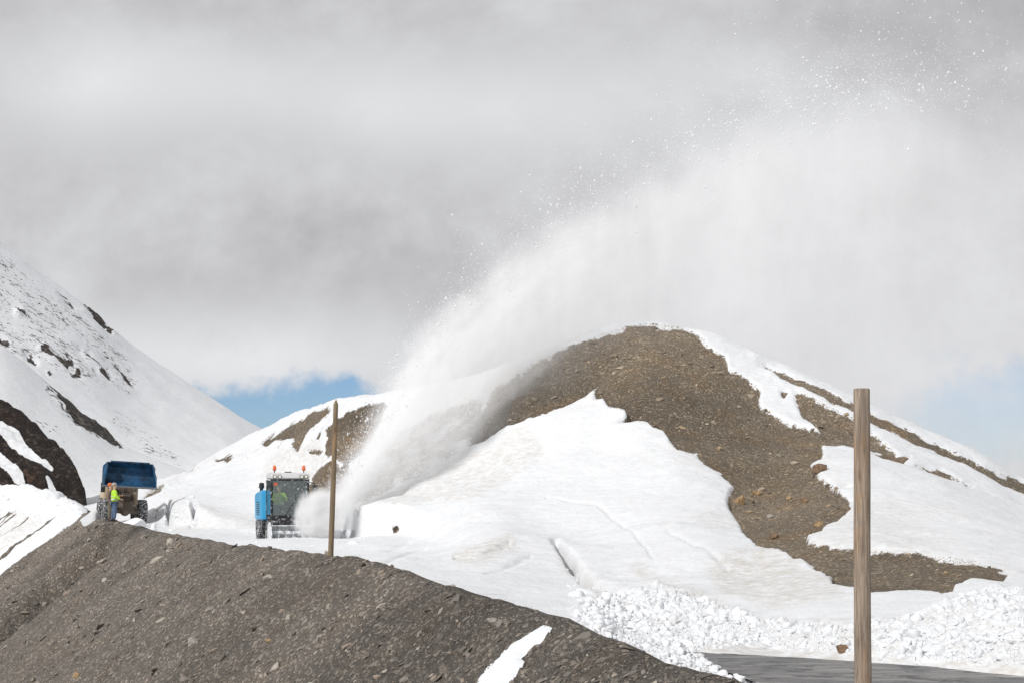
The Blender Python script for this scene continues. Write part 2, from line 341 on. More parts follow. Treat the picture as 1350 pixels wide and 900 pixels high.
def loft(name, HC, dpx, nsub, mat_, after, disp, attrf, px0=None, px1=None):
    pxs = np.array(sorted(HC)); K = len(HC[pxs[0]])
    tab = np.array([[(d, -(py-HY)/F*d) for d, py in HC[p]] for p in pxs], float)     # ncol,K,2
    q = np.arange(px0 or pxs[0], (px1 or pxs[-1])+.1, dpx)
    T = pchip(pxs, tab, q)                          # nq,K,2
    dr, zr = T[:, -1, 0], T[:, -1, 1]
    back = np.stack([np.stack([dr+a, zr-b], -1) for a, b in after], 1)
    T = np.concatenate([T, back], 1); K2 = T.shape[1]
    tt = np.concatenate([np.arange(K-1)[:, None]+np.arange(nsub)[None]/nsub, ]).ravel()
    tt = np.concatenate([tt, np.linspace(K-1, K2-1, 6*len(after)+1)])
    V = np.zeros((len(tt), len(q), 2))
    tr = pchip(np.arange(K2), T.transpose(1, 0, 2), tt)   # nt,nq,2
    d, z = tr[..., 0], tr[..., 1]
    x = (q-CX)[None]/F*d; px = np.broadcast_to(q, d.shape); py = HY-F*z/d
    front = (tt <= K-1)[:, None] & np.ones_like(d, bool)
    at, dz = attrf(x, d, z, px, py, tt[:, None]+0*d, front)
    z = z+dz
    o, geo = grid_obj(name, np.stack([x, d, z], -1), mat_, at)
    tag(o, kind='structure'); return o, geo
ROCK = [(850, 424), (827, 428), (800, 437), (770, 447), (740, 459), (715, 472), (698, 480), (684, 492), (668, 502), (654, 512), (640, 530), (628, 555), (620, 575), (618, 582), (629, 580), (648, 569), (683, 556), (693, 550.7), (722.7, 542.7), (760, 524), (773, 518.7), (786.7, 506.7), (784, 524), (796, 525), (802.7, 537), (824, 542.7),
 (826.7, 550.7), (813, 560), (832, 556), (840, 554.7), (856, 558.7), (861, 565), (874.7, 569), (885, 580), (893, 588), (918.7, 597), (930.7, 608), (946.5, 616), (961, 627), (966, 636), (958.7, 653), (962, 665), (976, 685), (983, 704), (998, 719), (1027, 726), (1059, 733.6), (1081, 743), (1098, 755.6), (1099, 768),
 (1110, 770.8), (1122, 772), (1166.8, 776.6), (1202, 772), (1229, 775.7), (1242, 781.5), (1255.7, 778), (1258, 766.8), (1287, 762), (1318, 762), (1335.8, 754.8), (1313.5, 746.8), (1282, 735.7), (1211, 729), (1149, 724.5), (1095.6, 720), (1064.5, 715.7), (1064.5, 706.8), (1082, 702), (1091, 689), (1122, 671), (1120, 662), (1102, 640),
 (1078, 624), (1064.5, 609), (1082, 604.5), (1084.5, 584.5), (1113, 584.5), (1149, 589), (1189, 602), (1167, 580), (1149, 566.7), (1122, 547), (1095.6, 534), (1073, 522), (1050, 517), (1051, 526.7), (1056, 540), (1064, 552), (1084, 568), (1042, 557.8), (1003, 534), (1000, 524), (1003, 510), (984, 497), (961, 484), (955.6, 468), (932, 452.6), (929, 444.7), (915, 436), (893, 427)]
SMALL = [  # smaller bare strips and patches
 [(1010, 478), (1040, 490), (1080, 508), (1120, 528), (1160, 546), (1200, 563), (1250, 588), (1300, 612), (1360, 641), (1420, 672), (1420, 688), (1350, 648), (1290, 620), (1230, 590), (1190, 572), (1150, 553), (1110, 532), (1060, 508), (1030, 495)],
 [(1150, 592), (1200, 600), (1190, 606), (1165, 600)], [(1208, 611), (1240, 617), (1265, 629), (1240, 625)], [(1272, 634), (1285, 638), (1276, 640)], [(1300, 618), (1330, 632), (1345, 642), (1320, 634)],
 [(1128, 640), (1118, 638), (1104, 640), (1114, 644)], [(1030, 514), (1038, 514), (1033, 519)],
 [(345, 583), (360, 572), (378, 560), (398, 548), (418, 538), (438, 531), (430, 543), (420, 552), (408, 562), (402, 572), (392, 590), (386, 586), (388, 574), (372, 576), (352, 586)],
 [(412, 572), (424, 566), (420, 574)], [(408, 590), (420, 584), (428, 586), (420, 594)],
 [(430, 562), (442, 548), (462, 536), (480, 530), (506, 521), (512, 530), (500, 555), (478, 590), (456, 606), (446, 596), (428, 594)],
 [(406, 632), (420, 612), (436, 602), (460, 606), (462, 640), (440, 662), (404, 664)],
 [(190, 656), (200, 646), (216, 640), (212, 648)], [(236, 617), (262, 616), (250, 622)], [(285, 606), (300, 600), (318, 594), (300, 608)],
 [(516, 692), (518, 689), (525, 690), (527, 697), (522, 703), (517, 701)],
]
SPECK = [([(455, 655), (470, 620), (500, 590), (530, 560), (560, 545), (600, 530), (640, 520), (640, 560), (600, 596), (560, 622), (520, 640), (480, 660)], .95),
         ([(300, 600), (345, 575), (440, 528), (500, 520), (460, 560), (400, 585), (320, 612), (240, 628)], .5),
         ([(980, 455), (1100, 515), (1360, 640), (1360, 650), (1100, 540), (1000, 480)], .5),
         ([(200, 640), (250, 618), (262, 640), (215, 662)], .45),
         ([(790, 745), (860, 790), (960, 815), (1000, 835), (930, 830), (840, 800), (770, 765)], .42), ([(1145, 825), (1200, 830), (1215, 860), (1150, 862)], .55), ([(965, 812), (1010, 815), (1060, 840), (1000, 845)], .35), ([(905, 760), (870, 750), (840, 745), (880, 775), (930, 790)], .25)]
DIRT = [([(452, 655), (520, 640), (600, 600), (640, 590), (690, 560), (720, 600), (620, 655), (520, 665)], .55), ([(930, 745), (1000, 722), (1100, 760), (1110, 785), (1020, 795), (950, 780)], .75),
        ([(600, 736), (640, 728), (672, 722), (680, 732), (640, 745), (604, 744)], .8), ([(735, 720), (760, 745), (830, 795), (900, 830), (860, 835), (790, 800), (740, 750)], .55),
        ([(840, 740), (900, 770), (960, 800), (940, 806), (880, 780), (830, 750)], .5), ([(900, 845), (1000, 850), (1150, 856), (1360, 868), (1360, 905), (900, 905)], .7),
        ([(940, 805), (1000, 815), (1160, 815), (1360, 800), (1360, 880), (1160, 868), (940, 850)], .35), ([(355, 600), (420, 575), (430, 600), (400, 640), (345, 640)], .6)]
def hill_attr(x, y, z, px, py, t, front):
    sd = sdpoly(px, py, ROCK)/7
    for p in SMALL: sd = np.maximum(sd, np.minimum(sdpoly(px, py, p)/7, .75))
    sd = np.where(front, sd+.50*fbm(x*.9, y*.9, z*.9, 5, 91)+.25*fbm(x*.3, y*.3, z*.3, 3, 92), -1.)
    speck = np.zeros_like(x); dirt = np.zeros_like(x)+.16+.25*sst(fbm(x*.09, y*.09, 0, 4, 77), .05, .4)
    for p, a in SPECK: speck = np.maximum(speck, a*sst(sdpoly(px, py, p), -8, 8))
    for p, a in DIRT: dirt = np.maximum(dirt, a*sst(sdpoly(px, py, p), -12, 6))
    speck = np.where(front, speck, 0)
    rk = sst(sd, -.3, .6)
    keepflat = sst(y, 45, 60)
    dz = .34*fbm(x*.12, y*.12, 0, 3, 1)*keepflat*(1-rk)+.12*fbm(x*.5, y*.5, 0, 5, 6)*(1-rk)+.05*fbm((x*.5+y*.8)*.35, (x*.8-y*.5)*2.2, 0, 3, 7)*(1-rk)*sst(y, 46, 60)
    dz = dz-.22*sst(sd, -.5, .35)+rk*(.38*fbm(x*.28, y*.28, z*.3, 5, 11)+.10*fbm(x*1.6, y*1.6, z*1.6, 3, 14))
    dz = dz+.25*np.clip(speck*2, 0, 1)*fbm(x*.9, y*.9, z*.9, 4, 21)*(1-rk)*(py < 680)
    # outcrop on the left shoulder of the hill
    oc = sst(sdpoly(px, py, [(600, 590), (640, 530), (690, 500), (740, 520), (720, 545), (640, 575)]), -15, 15)
    dz = dz+oc*.95*fbm(x*.55, y*.3, z*.9, 5, 41)
    oc2 = sst(sdpoly(px, py, SMALL[10]), -6, 6)+sst(sdpoly(px, py, SMALL[11]), -6, 6)
    dz = dz+oc2*.5*fbm(x*.8, y*.5, z*1.1, 4, 42)
    # crack, trench and grooves in the snow; upright notches stand in for machine shadows
    def crease(a, b, wd, dep):
        ax, ay = a; bx_, by_ = b; ex, ey = bx_-ax, by_-ay; q = np.clip(((px-ax)*ex+(py-ay)*ey)/(ex*ex+ey*ey), 0, 1)
        r = np.hypot(px-ax-q*ex, py-ay-q*ey); return -dep*np.exp(-(r/wd)**2)
    wpx = 2.5*fbm(px*.05, py*.05, 0, 3, 8)
    for a, b, wd, dep in (((600, 738), (632, 738), 1.6, .16), ((632, 738), (672, 728), 1.6, .16), ((733, 718), (752, 740), 4.5, .8), ((752, 740), (772, 762), 6, .5), ((770, 762), (840, 800), 7, .25),
                          ((472, 663), (530, 645), 2.5, .35), ((530, 645), (592, 598), 2.2, .25), ((592, 598), (628, 580), 2, .2), ((720, 652), (790, 662), 1.3, .12), ((790, 662), (835, 700), 1.5, .10), ((835, 700), (860, 735), 1.5, .1), ((222, 660), (222, 686), 2.6, .8), ((255, 662), (254, 690), 3, .8), ((452, 674), (452, 702), 4.5, .9), ((462, 674), (462, 702), 4.5, .9), ((472, 664), (473, 704), 1.8, .6), ((500, 745), (560, 722), 2, .08), ((470, 735), (540, 716), 2, .06), ((700, 742), (640, 760), 2, .07), ((880, 700), (960, 745), 2, .06)):
        dz = dz+crease(a, b, wd, dep)
    # rounded ploughed mounds
    dz = dz+.35*np.exp(-(((px-665)/70)**2+((py-715)/22)**2))-.12*np.exp(-(((px-520)/10)**2+((py-680)/14)**2))
    # rough debris banks
    rough = np.zeros_like(x)
    for p in CLUMPS: rough = np.maximum(rough, sst(sdpoly(px, py, p), -10, 8))
    dz = dz+rough*(.30*fbm(x*1.0, y*1.0, 0, 5, 51)+.26*np.abs(fbm(x*2.4, y*2.4, z*2.4, 4, 52)))
    rm = sst(sdpoly(px, py, [(900, 868), (930, 861), (1000, 860), (1150, 871), (1400, 890), (1800, 930), (1800, 1300), (1010, 1300), (1000, 935), (975, 893), (930, 874)]), -3, 5)
    dz = dz*(1-rm)-.09*rm
    return dict(rock=np.clip(sd, -1.6, 1.6), speck=speck*(1-rm), dirt=dirt, tint=np.clip(1.2*fbm(x*.13, y*.13, z*.2, 5, 111)+.12, -1, 1)), dz
CLUMPS = [[(755, 800), (800, 785), (860, 775), (930, 790), (1010, 820), (1010, 845), (930, 858), (860, 862), (800, 850), (765, 830)],
          [(1010, 818), (1110, 822), (1180, 815), (1240, 795), (1300, 775), (1400, 775), (1400, 880), (1290, 874), (1180, 866), (1100, 860), (1010, 850)],
          [(850, 868), (900, 856), (935, 868), (985, 892), (1000, 905), (940, 905), (880, 885)]]
hill, hillgeo = loft('snowy_hill', HC, 2.2, 34, M_hill, [(5, .7), (16, 4.5), (40, 11.)], None, hill_attr, px0=-400, px1=1750)

# ------------------------------------------------------------------ road: wet asphalt with slush
def road():
    far = [(2.6, 36.2), (4.6, 34.7), (6.4, 33.2), (8.2, 31.6), (11, 29.2), (15, 25), (20, 19)]
    near = [(3.0, 33.4), (3.5, 31.2), (3.9, 28.4), (4.6, 24), (6.5, 18), (9.5, 12), (14, 6)]
    n, k = 60, 24; u = np.linspace(0, 6, n)
    a = pchip(np.arange(7), np.array(far), u); b = pchip(np.arange(7), np.array(near), u)
    s = np.linspace(0, 1, k)[:, None, None]; xy = b[None]*(1-s)+a[None]*s
    z = -2.845+(xy[..., 1]-32)*.004+.012*fbm(xy[..., 0]*.6, xy[..., 1]*.6, 0, 2)
    V = np.concatenate([xy, z[..., None]], -1)
    m, t = mat('wet_asphalt'); o = t.n('ShaderNodeTexCoord').outputs['Object']
    rs = t.scale(o, (.5, 2.2, 1), (0, 0, R(42)))
    n1 = t.noise(rs, 1.3, 6, .65); n2 = t.noise(o, 60, 3, .6); e = t.n('ShaderNodeAttribute', attribute_name='edge').outputs['Fac']
    sl = t.smooth(t.m('ADD', e, t.m('MULTIPLY', t.m('SUBTRACT', n1, .5), 1.5)), .52, .66)
    c = t.mix(n2, (.07, .07, .074), (.17, .167, .16)); c = t.mix(t.smooth(n1, .42, .6, 0, .75), c, (.30, .29, .28)); c = t.mix(t.smooth(t.noise(o, 2.2, 5, .7), .5, .62, 0, .7), c, (.035, .035, .038))
    finish(t, t.mix(sl, c, (.66, .66, .67)), t.smooth(n1, .4, .6, .55, .8), t.n('ShaderNodeBump', {'Height': t.m('ADD', t.m('MULTIPLY', n2, .15), sl), 'Strength': .4, 'Distance': .02}).outputs[0])
    ss = np.broadcast_to(np.linspace(0, 1, k)[:, None], (k, n))
    edge = np.maximum(np.abs(ss-.5)*2-.48, .58-np.broadcast_to(u, (k, n))*1.2)
    edge = np.maximum(edge, .5*(xy[..., 0] > 7.0)*sst(ss, .4, .8)*0)
    o, _ = grid_obj('road', V, m, dict(edge=edge)); tag(o, kind='structure'); return o
road()

# ------------------------------------------------------------------ mountains behind, left
M1 = {-700: [(260, 700), (320, 500), (370, 200), (430, -150)], -100: [(240, 700), (300, 560), (360, 400), (440, 240)], 0: [(235, 700), (300, 590), (360, 450), (440, 318)],
      60: [(235, 700), (300, 610), (360, 480), (440, 364)], 120: [(235, 700), (300, 625), (360, 520), (440, 409)], 180: [(235, 700), (300, 635), (360, 560), (440, 460)],
      250: [(235, 700), (300, 645), (360, 590), (440, 506)], 300: [(235, 700), (300, 650), (360, 605), (440, 538)], 345: [(235, 700), (300, 655), (360, 620), (440, 567)], 450: [(235, 700), (300, 665), (360, 650), (440, 625)], 560: [(235, 700), (300, 680), (360, 675), (440, 672)]}
RK1 = [[(53, 457), (58, 455), (72, 466), (95, 474), (98, 482), (88, 489), (80, 480), (70, 475), (60, 468), (53, 466)], [(33, 466), (42, 464), (49, 475), (47, 481), (38, 478)], [(102, 458), (115, 462), (133, 480), (130, 484), (112, 474)],
       [(127, 488), (138, 485), (147, 496), (143, 503)], [(20, 407), (28, 407), (34, 415), (24, 417)], [(0, 444), (8, 448), (14, 455), (0, 452), (-30, 440)], [(76, 384), (85, 388), (107, 404), (95, 404)], [(108, 397), (128, 411), (150, 436), (145, 437), (125, 419)],
       [(150, 478), (160, 490), (176, 508), (170, 507)], [(162, 508), (170, 512), (175, 520), (168, 517)], [(60, 490), (66, 488), (70, 494), (64, 494)], [(90, 492), (104, 490), (108, 498), (96, 498)]]
def m1_attr(x, y, z, px, py, t, front):
    sd = np.full_like(x, -9.)
    for p in RK1: sd = np.maximum(sd, sdpoly(px, py, p)/6)
    sp = .62*sst(sdpoly(px, py, [(-300, 300), (0, 330), (60, 375), (150, 435), (190, 500), (175, 525), (110, 510), (20, 470), (-300, 420)]), -20, 15)
    sp = np.maximum(sp, .55*sst(sdpoly(px, py, [(150, 530), (185, 560), (240, 600), (240, 620), (190, 600), (140, 560)]), -8, 8))
    sd = np.where(front, sd-.15, -1.5)
    c, s_ = math.cos(R(40)), math.sin(R(40)); u = x*c-z*s_; v = x*s_+z*c
    dz = 1.2*fbm(u*.02, v*.08, y*.01, 5, 61)+.5*fbm(u*.12, v*.25, y*.1, 4, 62)+sst(sd, -1, .3)*2.0*fbm(u*.25, v*.4, y*.2, 4, 63)
    return dict(rock=np.clip(sd, -1.6, 1.6), speck=sp, dirt=.12+0*x), dz
loft('snowy_mountain', M1, 3, 60, M_far, [(20, 8), (120, 60)], None, m1_attr)
M2 = {-500: [(165, 720), (190, 560), (215, 400), (240, 200)], -100: [(165, 700), (190, 620), (215, 520), (240, 400)], 0: [(165, 700), (190, 630), (215, 545), (240, 455)], 60: [(165, 700), (190, 645), (215, 580), (240, 502)],
      110: [(165, 700), (190, 655), (215, 605), (240, 545)], 155: [(165, 700), (190, 662), (215, 625), (240, 584)], 200: [(165, 700), (190, 668), (215, 640), (240, 605)], 245: [(165, 700), (190, 672), (215, 650), (240, 622)], 330: [(165, 700), (190, 680), (215, 668), (240, 660)], 420: [(165, 700), (190, 690), (215, 690), (240, 690)]}
def m2_attr(x, y, z, px, py, t, front):
    sd = np.maximum(sdpoly(px, py, [(58, 500), (72, 508), (92, 525), (112, 543), (132, 561), (150, 577), (162, 591), (148, 585), (132, 574), (112, 567), (98, 555), (86, 540), (74, 522)]), sdpoly(px, py, [(-80, 448), (0, 447), (14, 457), (0, 456), (-60, 470)]))/7
    sp = .5*sst(sdpoly(px, py, [(40, 545), (75, 560), (120, 600), (60, 580)]), -8, 8)+.75*sst(sdpoly(px, py, [(56, 496), (95, 522), (165, 588), (150, 592), (90, 560), (60, 515)]), -8, 6)
    sd = np.where(front, sd, -1.5)
    return dict(rock=np.clip(sd-.1, -1.6, 1.6), speck=sp, dirt=.15+0*x), .8*fbm(x*.03, y*.03, z*.03, 5, 71)+.2*fbm(x*.2, y*.2, z*.2, 4, 72)+.9*sst(sd, -1, .3)*fbm(x*.5, y*.4, z*.5, 4, 73)
loft('snow_slope', M2, 3, 50, M_far, [(14, 6), (80, 50)], None, m2_attr)
M3 = {-500: [(150, 740), (156, 600), (164, 420), (174, 250)], -150: [(148, 710), (154, 640), (162, 540), (172, 440)], 0: [(146, 700), (151, 650), (159, 590), (170, 526)], 30: [(146, 700), (151, 655), (158, 603), (168, 546)], 60: [(146, 700), (150, 662), (156, 620), (165, 572)],
      90: [(146, 700), (149, 672), (154, 642), (160, 603)], 102: [(146, 702), (148, 685), (152, 656), (157, 622)], 112: [(146, 706), (148, 695), (151, 672), (155, 645)], 117: [(146, 710), (148, 700), (150, 690), (153, 672)], 124: [(146, 712), (148, 712), (150, 712), (153, 712)], 220: [(146, 740), (148, 740), (150, 740), (153, 740)]}
def m3_attr(x, y, z, px, py, t, front):
    sd = np.full_like(x, 12.)
    for p in ([(-60, 520), (0, 558), (28, 578), (50, 600), (68, 620), (58, 616), (36, 598), (0, 572), (-60, 540)], [(-60, 570), (0, 592), (16, 610), (34, 636), (24, 634), (0, 614), (-60, 600)], [(63, 629), (74, 640), (84, 656), (78, 660), (70, 648)], [(-60, 540), (-6, 560), (12, 572), (0, 570), (-60, 556)]):
        sd = np.minimum(sd, -sdpoly(px, py, p)-1.5)
    sd = sd+3.5*fbm(x*.5, y*.5, z*.5, 5, 93)
    return dict(rock=np.clip(sd/5, -1.6, 1.6), speck=.25+0*x, dirt=.2+0*x), .9*fbm(x*.15, y*.15, z*.15, 5, 81)+.6*fbm(x*.6, y*.6, z*.6, 5, 82)
M_m3 = terrain_mat('dark_scree', (.085, .065, .05), (.035, .027, .022), (.015, .012, .011), (1.25, .9, .8), .35, .6, rockbump=.2, edge_scale=.8, streak=((1, 1, .4), (0, R(-40), 0)))
loft('scree_slope', M3, 1.6, 46, M_m3, [(4, 1.5), (30, 20)], None, m3_attr)
gv = np.zeros((40, 40, 3)); gx = np.linspace(-3500, 3500, 40); gv[..., 0] = gx[None]; gv[..., 1] = (gx+3300)[:, None]; gv[..., 2] = -16+2*fbm(gv[..., 0]*.01, gv[..., 1]*.01)
g, _ = grid_obj('ground', gv, M_hill, dict(rock=np.full((40, 40), -1.), speck=np.zeros((40, 40)), dirt=np.full((40, 40), .1))); tag(g, kind='structure')

# ------------------------------------------------------------------ ray casting on the finished ground
def bvh(geo): return BVHTree.FromPolygons([Vector(v) for v in geo[0]], [tuple(int(i) for i in q) for q in geo[1]])
T_bank, T_hill = bvh(bankgeo), bvh(hillgeo)
def hit(px, py, tree=None):
    dr = P(px, py, 1.).normalized(); best = None
    for tr in ([tree] if tree else [T_bank, T_hill]):
        h = tr.ray_cast(Vector((0, 0, 0)), dr)
        if h[0] is not None and (best is None or h[3] < best[3]): best = h+(tr,)
    return best
def drop(x, y, trees=(T_bank, T_hill)):
    zs = [h[0].z for h in (tr.ray_cast(Vector((x, y, 60)), Vector((0, 0, -1))) for tr in trees) if h[0] is not None]
    return max(zs) if zs else -3.

# ------------------------------------------------------------------ loose stones and snow clumps (uncountable)
def scatter(name, pts, sizes, mat_, sub=1, flat=(1, .7, .45), rough=.35, align=True, sink=.25, smooth=False, yaw=None, cuts=0):
    bv, bf = ico(sub); n = len(pts); allv = np.zeros((n, len(bv), 3)); tone = np.zeros((n, len(bv)))
    rv = bv[None]*(1+rough*rng.standard_normal((n, len(bv), 1)).clip(-1.5, 1.5)*.6)
    if cuts:
        for _ in range(cuts):
            nn_ = rng.standard_normal((n, 1, 3)); nn_ /= np.linalg.norm(nn_, axis=2, keepdims=True); off = rng.uniform(.42, .85, (n, 1))
            dd_ = np.maximum(0, (rv*nn_).sum(2)-off); rv = rv-dd_[..., None]*nn_
    sc = np.array(flat)[None, None]*(1+.35*rng.standard_normal((n, 1, 3)).clip(-1.5, 1.5)); rv = rv*sc*np.asarray(sizes)[:, None, None]
    for i, (p, nrm_) in enumerate(pts):
        a = (yaw+rng.normal()*.5) if yaw is not None else rng.uniform(0, 6.28)
        tl = rng.normal(size=3)*.3
        zax = (Vector(nrm_)+Vector(tl)).normalized() if align else Vector(tl+np.array([0, 0, 1])).normalized()
        xa = Vector((math.cos(a), math.sin(a), 0)); ya = zax.cross(xa).normalized(); xa = ya.cross(zax)
        M = np.array([xa, ya, zax]); allv[i] = rv[i]@M+np.array(p)+np.array(zax)*sizes[i]*flat[2]*(1-2*sink)*.5
    tone[:] = rng.uniform(0, 1, (n, 1))
    tr = (bf[None]+np.arange(n)[:, None, None]*len(bv)).reshape(-1, 3)
    return tri_soup(name, allv.reshape(-1, 3), tr, mat_, smooth, dict(tone=tone.reshape(-1)))
def sample(n, box, cond, tree):
    out = []; queue = []
    while len(out) < n:
        if not queue:
            a = rng.uniform(box[0], box[2], n); b = rng.uniform(box[1], box[3], n); k = cond(a, b)
            queue = list(zip(a[k], b[k]))
        px, py = queue.pop()
        h = hit(px, py)
        if h is None or h[4] is not tree: continue
        out.append((h[0], h[1] if h[1].z > 0 else -h[1]))
    return out
def inpoly(poly, m=0): 
    return lambda x, y: sdpoly(x, y, poly) > m
notsnow = lambda x, y: ~inpoly(BANKSNOW, -2)(x, y) & ~inpoly(STRIP, -1)(x, y)
pts = sample(34000, (-60, 670, 1000, 960), notsnow, T_bank)
sz = [min(.08, .0038*rng.pareto(1.9)+.006)*(.4+p[0].y/42) for p in pts]
tag(scatter('gravel', pts, sz, M_stone, 1, (1.35, .85, .42), .2, yaw=R(58), cuts=3), kind='stuff')
pts = sample(24000, (600, 420, 1345, 790), inpoly(ROCK, 1.5), T_hill)
sz = [min(.13, .007*rng.pareto(2.3)+.012)*(p[0].y/75) for p in pts]
tag(scatter('scree', pts, sz, M_hstone, 1, (1.2, .85, .6), .2, cuts=3), kind='stuff')
pts = []
for poly, k in zip(CLUMPS, (6000, 6800, 1300)):
    xs = [q[0] for q in poly]; ys = [q[1] for q in poly]
    pts += sample(k, (min(xs), min(ys), min(1400, max(xs)), min(910, max(ys))), inpoly(poly), T_hill)
pts2 = sample(160, (730, 720, 900, 830), inpoly([(745, 745), (770, 765), (830, 790), (900, 815), (860, 840), (780, 810), (750, 780)]), T_hill)
pts2 += sample(170, (190, 655, 262, 700), lambda x, y: x > 0, T_hill)+sample(60, (330, 700, 480, 735), lambda x, y: x > 0, T_hill)+sample(120, (0, 640, 130, 680), lambda x, y: y < 690-.25*np.abs(x-60), T_bank)
sz = [min(.12, .008*rng.pareto(1.6)+.011)*(p[0].y/36) for p in pts]+[min(.25, .04*rng.pareto(2)+.03) for p in pts2]
tag(scatter('snow_clumps', pts+pts2, sz, M_snow, 2, (1, .88, .8), .10, align=False, smooth=True, cuts=8, sink=.62), kind='stuff')

# ------------------------------------------------------------------ individual rocks and lumps of snow
def boulder(name, px, py, wpx, m, label, cat, ratio=(1, .8, .6), seed=0, sub=3, rough=.28, group=None, facet=True, sink=.3, tree=None, hp=None):
    h = hit(px, py, tree); p = Vector(hp) if hp else h[0]; s = wpx/F*p.y/2
    v, f = ico(sub); v = v*np.array(ratio)
    nz = fbm(v[:, 0]*1.3+seed*5, v[:, 1]*1.3, v[:, 2]*1.3, 4, seed); q = np.round(nz*3)/3 if facet else nz
    v = v*(1+rough*(.6*nz+.6*q))[:, None]; g2_ = np.random.default_rng(seed)
    for _ in range(12):
        nn_ = g2_.standard_normal(3); nn_ /= np.linalg.norm(nn_); off = g2_.uniform(.5, .9)*.8; dd_ = np.maximum(0, v@nn_-off); v = v-dd_[:, None]*nn_
    v = v*(1+.05*fbm(v[:, 0]*5+seed, v[:, 1]*5, v[:, 2]*5, 3, seed))[:, None]
    a = seed*1.3; v = v@np.array([[math.cos(a), math.sin(a), 0], [-math.sin(a), math.cos(a), 0], [0, 0, 1]]) if abs(ratio[0]-ratio[1]) < .5 else v
    o = mesh_obj(name, v*s, f, m, smooth=not facet); o.location = p+Vector((0, 0, ratio[2]*s*(1-2*sink)))
    tag(o, label, cat, group); return o
boulder('rock', 1080, 620, 30, M_brown, 'wide brown boulder at the edge of the snow patch, halfway up the hill', 'rock', (1.1, .7, .5), 3)
boulder('rock', 254, 853, 26, M_lime, 'pale rounded grey stone lying alone low on the gravel bank', 'rock', (.9, .75, .8), 5, tree=T_bank)
boulder('rock', 101, 892, 15, M_tan, 'small tan stone at the lower left edge of the gravel bank', 'rock', (.6, .7, .9), 6, tree=T_bank)
boulder('rock', 356, 763, 20, M_lime, 'flat grey slab on the upper gravel bank, below the far wooden pole', 'rock', (1.1, .8, .45), 7, tree=T_bank)
boulder('rock', 649, 820, 22, M_lime, 'flat grey slab on the gravel bank beside the thin strip of snow', 'rock', (1.1, .7, .4), 8, tree=T_bank)
boulder('rock', 354, 845, 14, M_tan, 'small reddish flat stone in the middle of the gravel bank', 'rock', (1.2, .7, .35), 9, tree=T_bank)
boulder('rock', 998, 652, 16, M_tan, 'light tan block on the scree below the dark hump', 'rock', (1, .8, .6), 10)
boulder('rock', 1040, 658, 13, M_tan, 'tan block in the row of blocks under the dark hump', 'rock', (.9, .8, .8), 11)
boulder('rock', 1060, 662, 14, M_brown, 'brown block at the right end of the row under the dark hump', 'rock', (.9, .7, .7), 12)
boulder('rock', 1015, 682, 17, M_lime, 'pale flat slab on the scree above the round brown stone', 'rock', (1.1, .8, .4), 13)
boulder('rock', 1021, 709, 16, M_brown, 'round brown stone low on the scree near the big snow patch', 'rock', (1, .9, .8), 14)
boulder('rock', 1080, 692, 15, M_tan, 'tan stone on the scree beside the right snow patch', 'rock', (1.1, .8, .6), 15)
boulder('rock', 975, 662, 20, M_tan, 'crumbling yellowish outcrop at the left edge of the scree', 'rock', (1, .9, .8), 16, rough=.5)
boulder('rock', 1112, 857, 26, M_brown, 'dirty brown stone at the foot of the snow bank, left of the near post', 'rock', (1.4, .7, .45), 17)
boulder('rock', 522, 697, 12, plain('dark_rock', (.10, .085, .07), .95, var=.6, vs=16), 'small dark round rock poking out of the cut snow wall', 'rock', (.8, .8, 1.1), 18, sink=.4)
for px, py, wp, sd, lb, d, rt in ((122, 690, 40, 31, 'large white snow lump at the left of the two workers', 111, (1, .9, .72)), (64, 668, 46, 32, 'long snow lump on the bank at far left', 122, (1.2, .8, .5)),
                           (176, 694, 34, 33, 'rounded snow lump right of the workers, before the wheel loader', 103.5, (1.2, .9, .7)), (201, 700, 24, 34, 'small snow lump beside the wheel loader tyre', 100, (1.2, .9, .6))):
    x = (px-CX)/F*d; boulder('snow_lump', px, py, wp, M_snow, lb, 'snow lump', rt, sd, 4, .45, 'snow lumps along the bank by the workers', False, .25, hp=(x, d, max(drop(x, d), -(py-HY)/F*d)-.25))

# ------------------------------------------------------------------ wooden marker posts
def wood(name, c, c2):
    m, t = mat(name); o = t.n('ShaderNodeTexCoord').outputs['Object']
    g = t.noise(t.scale(o, (22, 22, 1.1)), 2.2, 6, .65, dist=.6); f = t.noise(t.scale(o, (60, 60, 2)), 3, 4, .7)
    k = t.n('ShaderNodeTexVoronoi', {'Scale': 1.0}); t.set(k.inputs['Vector'], t.scale(o, (6, 6, 2.4)))
    knot = t.smooth(k.outputs['Distance'], .08, .26, 1, 0); bigv = t.noise(t.scale(o, (3, 3, .8)), 1.6, 3)
    c_ = t.mix(t.smooth(g, .32, .68), c2, c); c_ = t.mix(t.smooth(f, .58, .70, 0, .6), c_, (.07, .05, .035))
    c_ = t.mix(t.smooth(bigv, .5, .65, 0, .55), c_, (.36, .21, .10)); c_ = t.mix(t.m('MULTIPLY', knot, .6), c_, (.09, .055, .03))
    finish(t, c_, .82, t.n('ShaderNodeBump', {'Height': t.m('ADD', g, t.m('MULTIPLY', f, .5)), 'Strength': .55, 'Distance': .012}).outputs[0]); return m
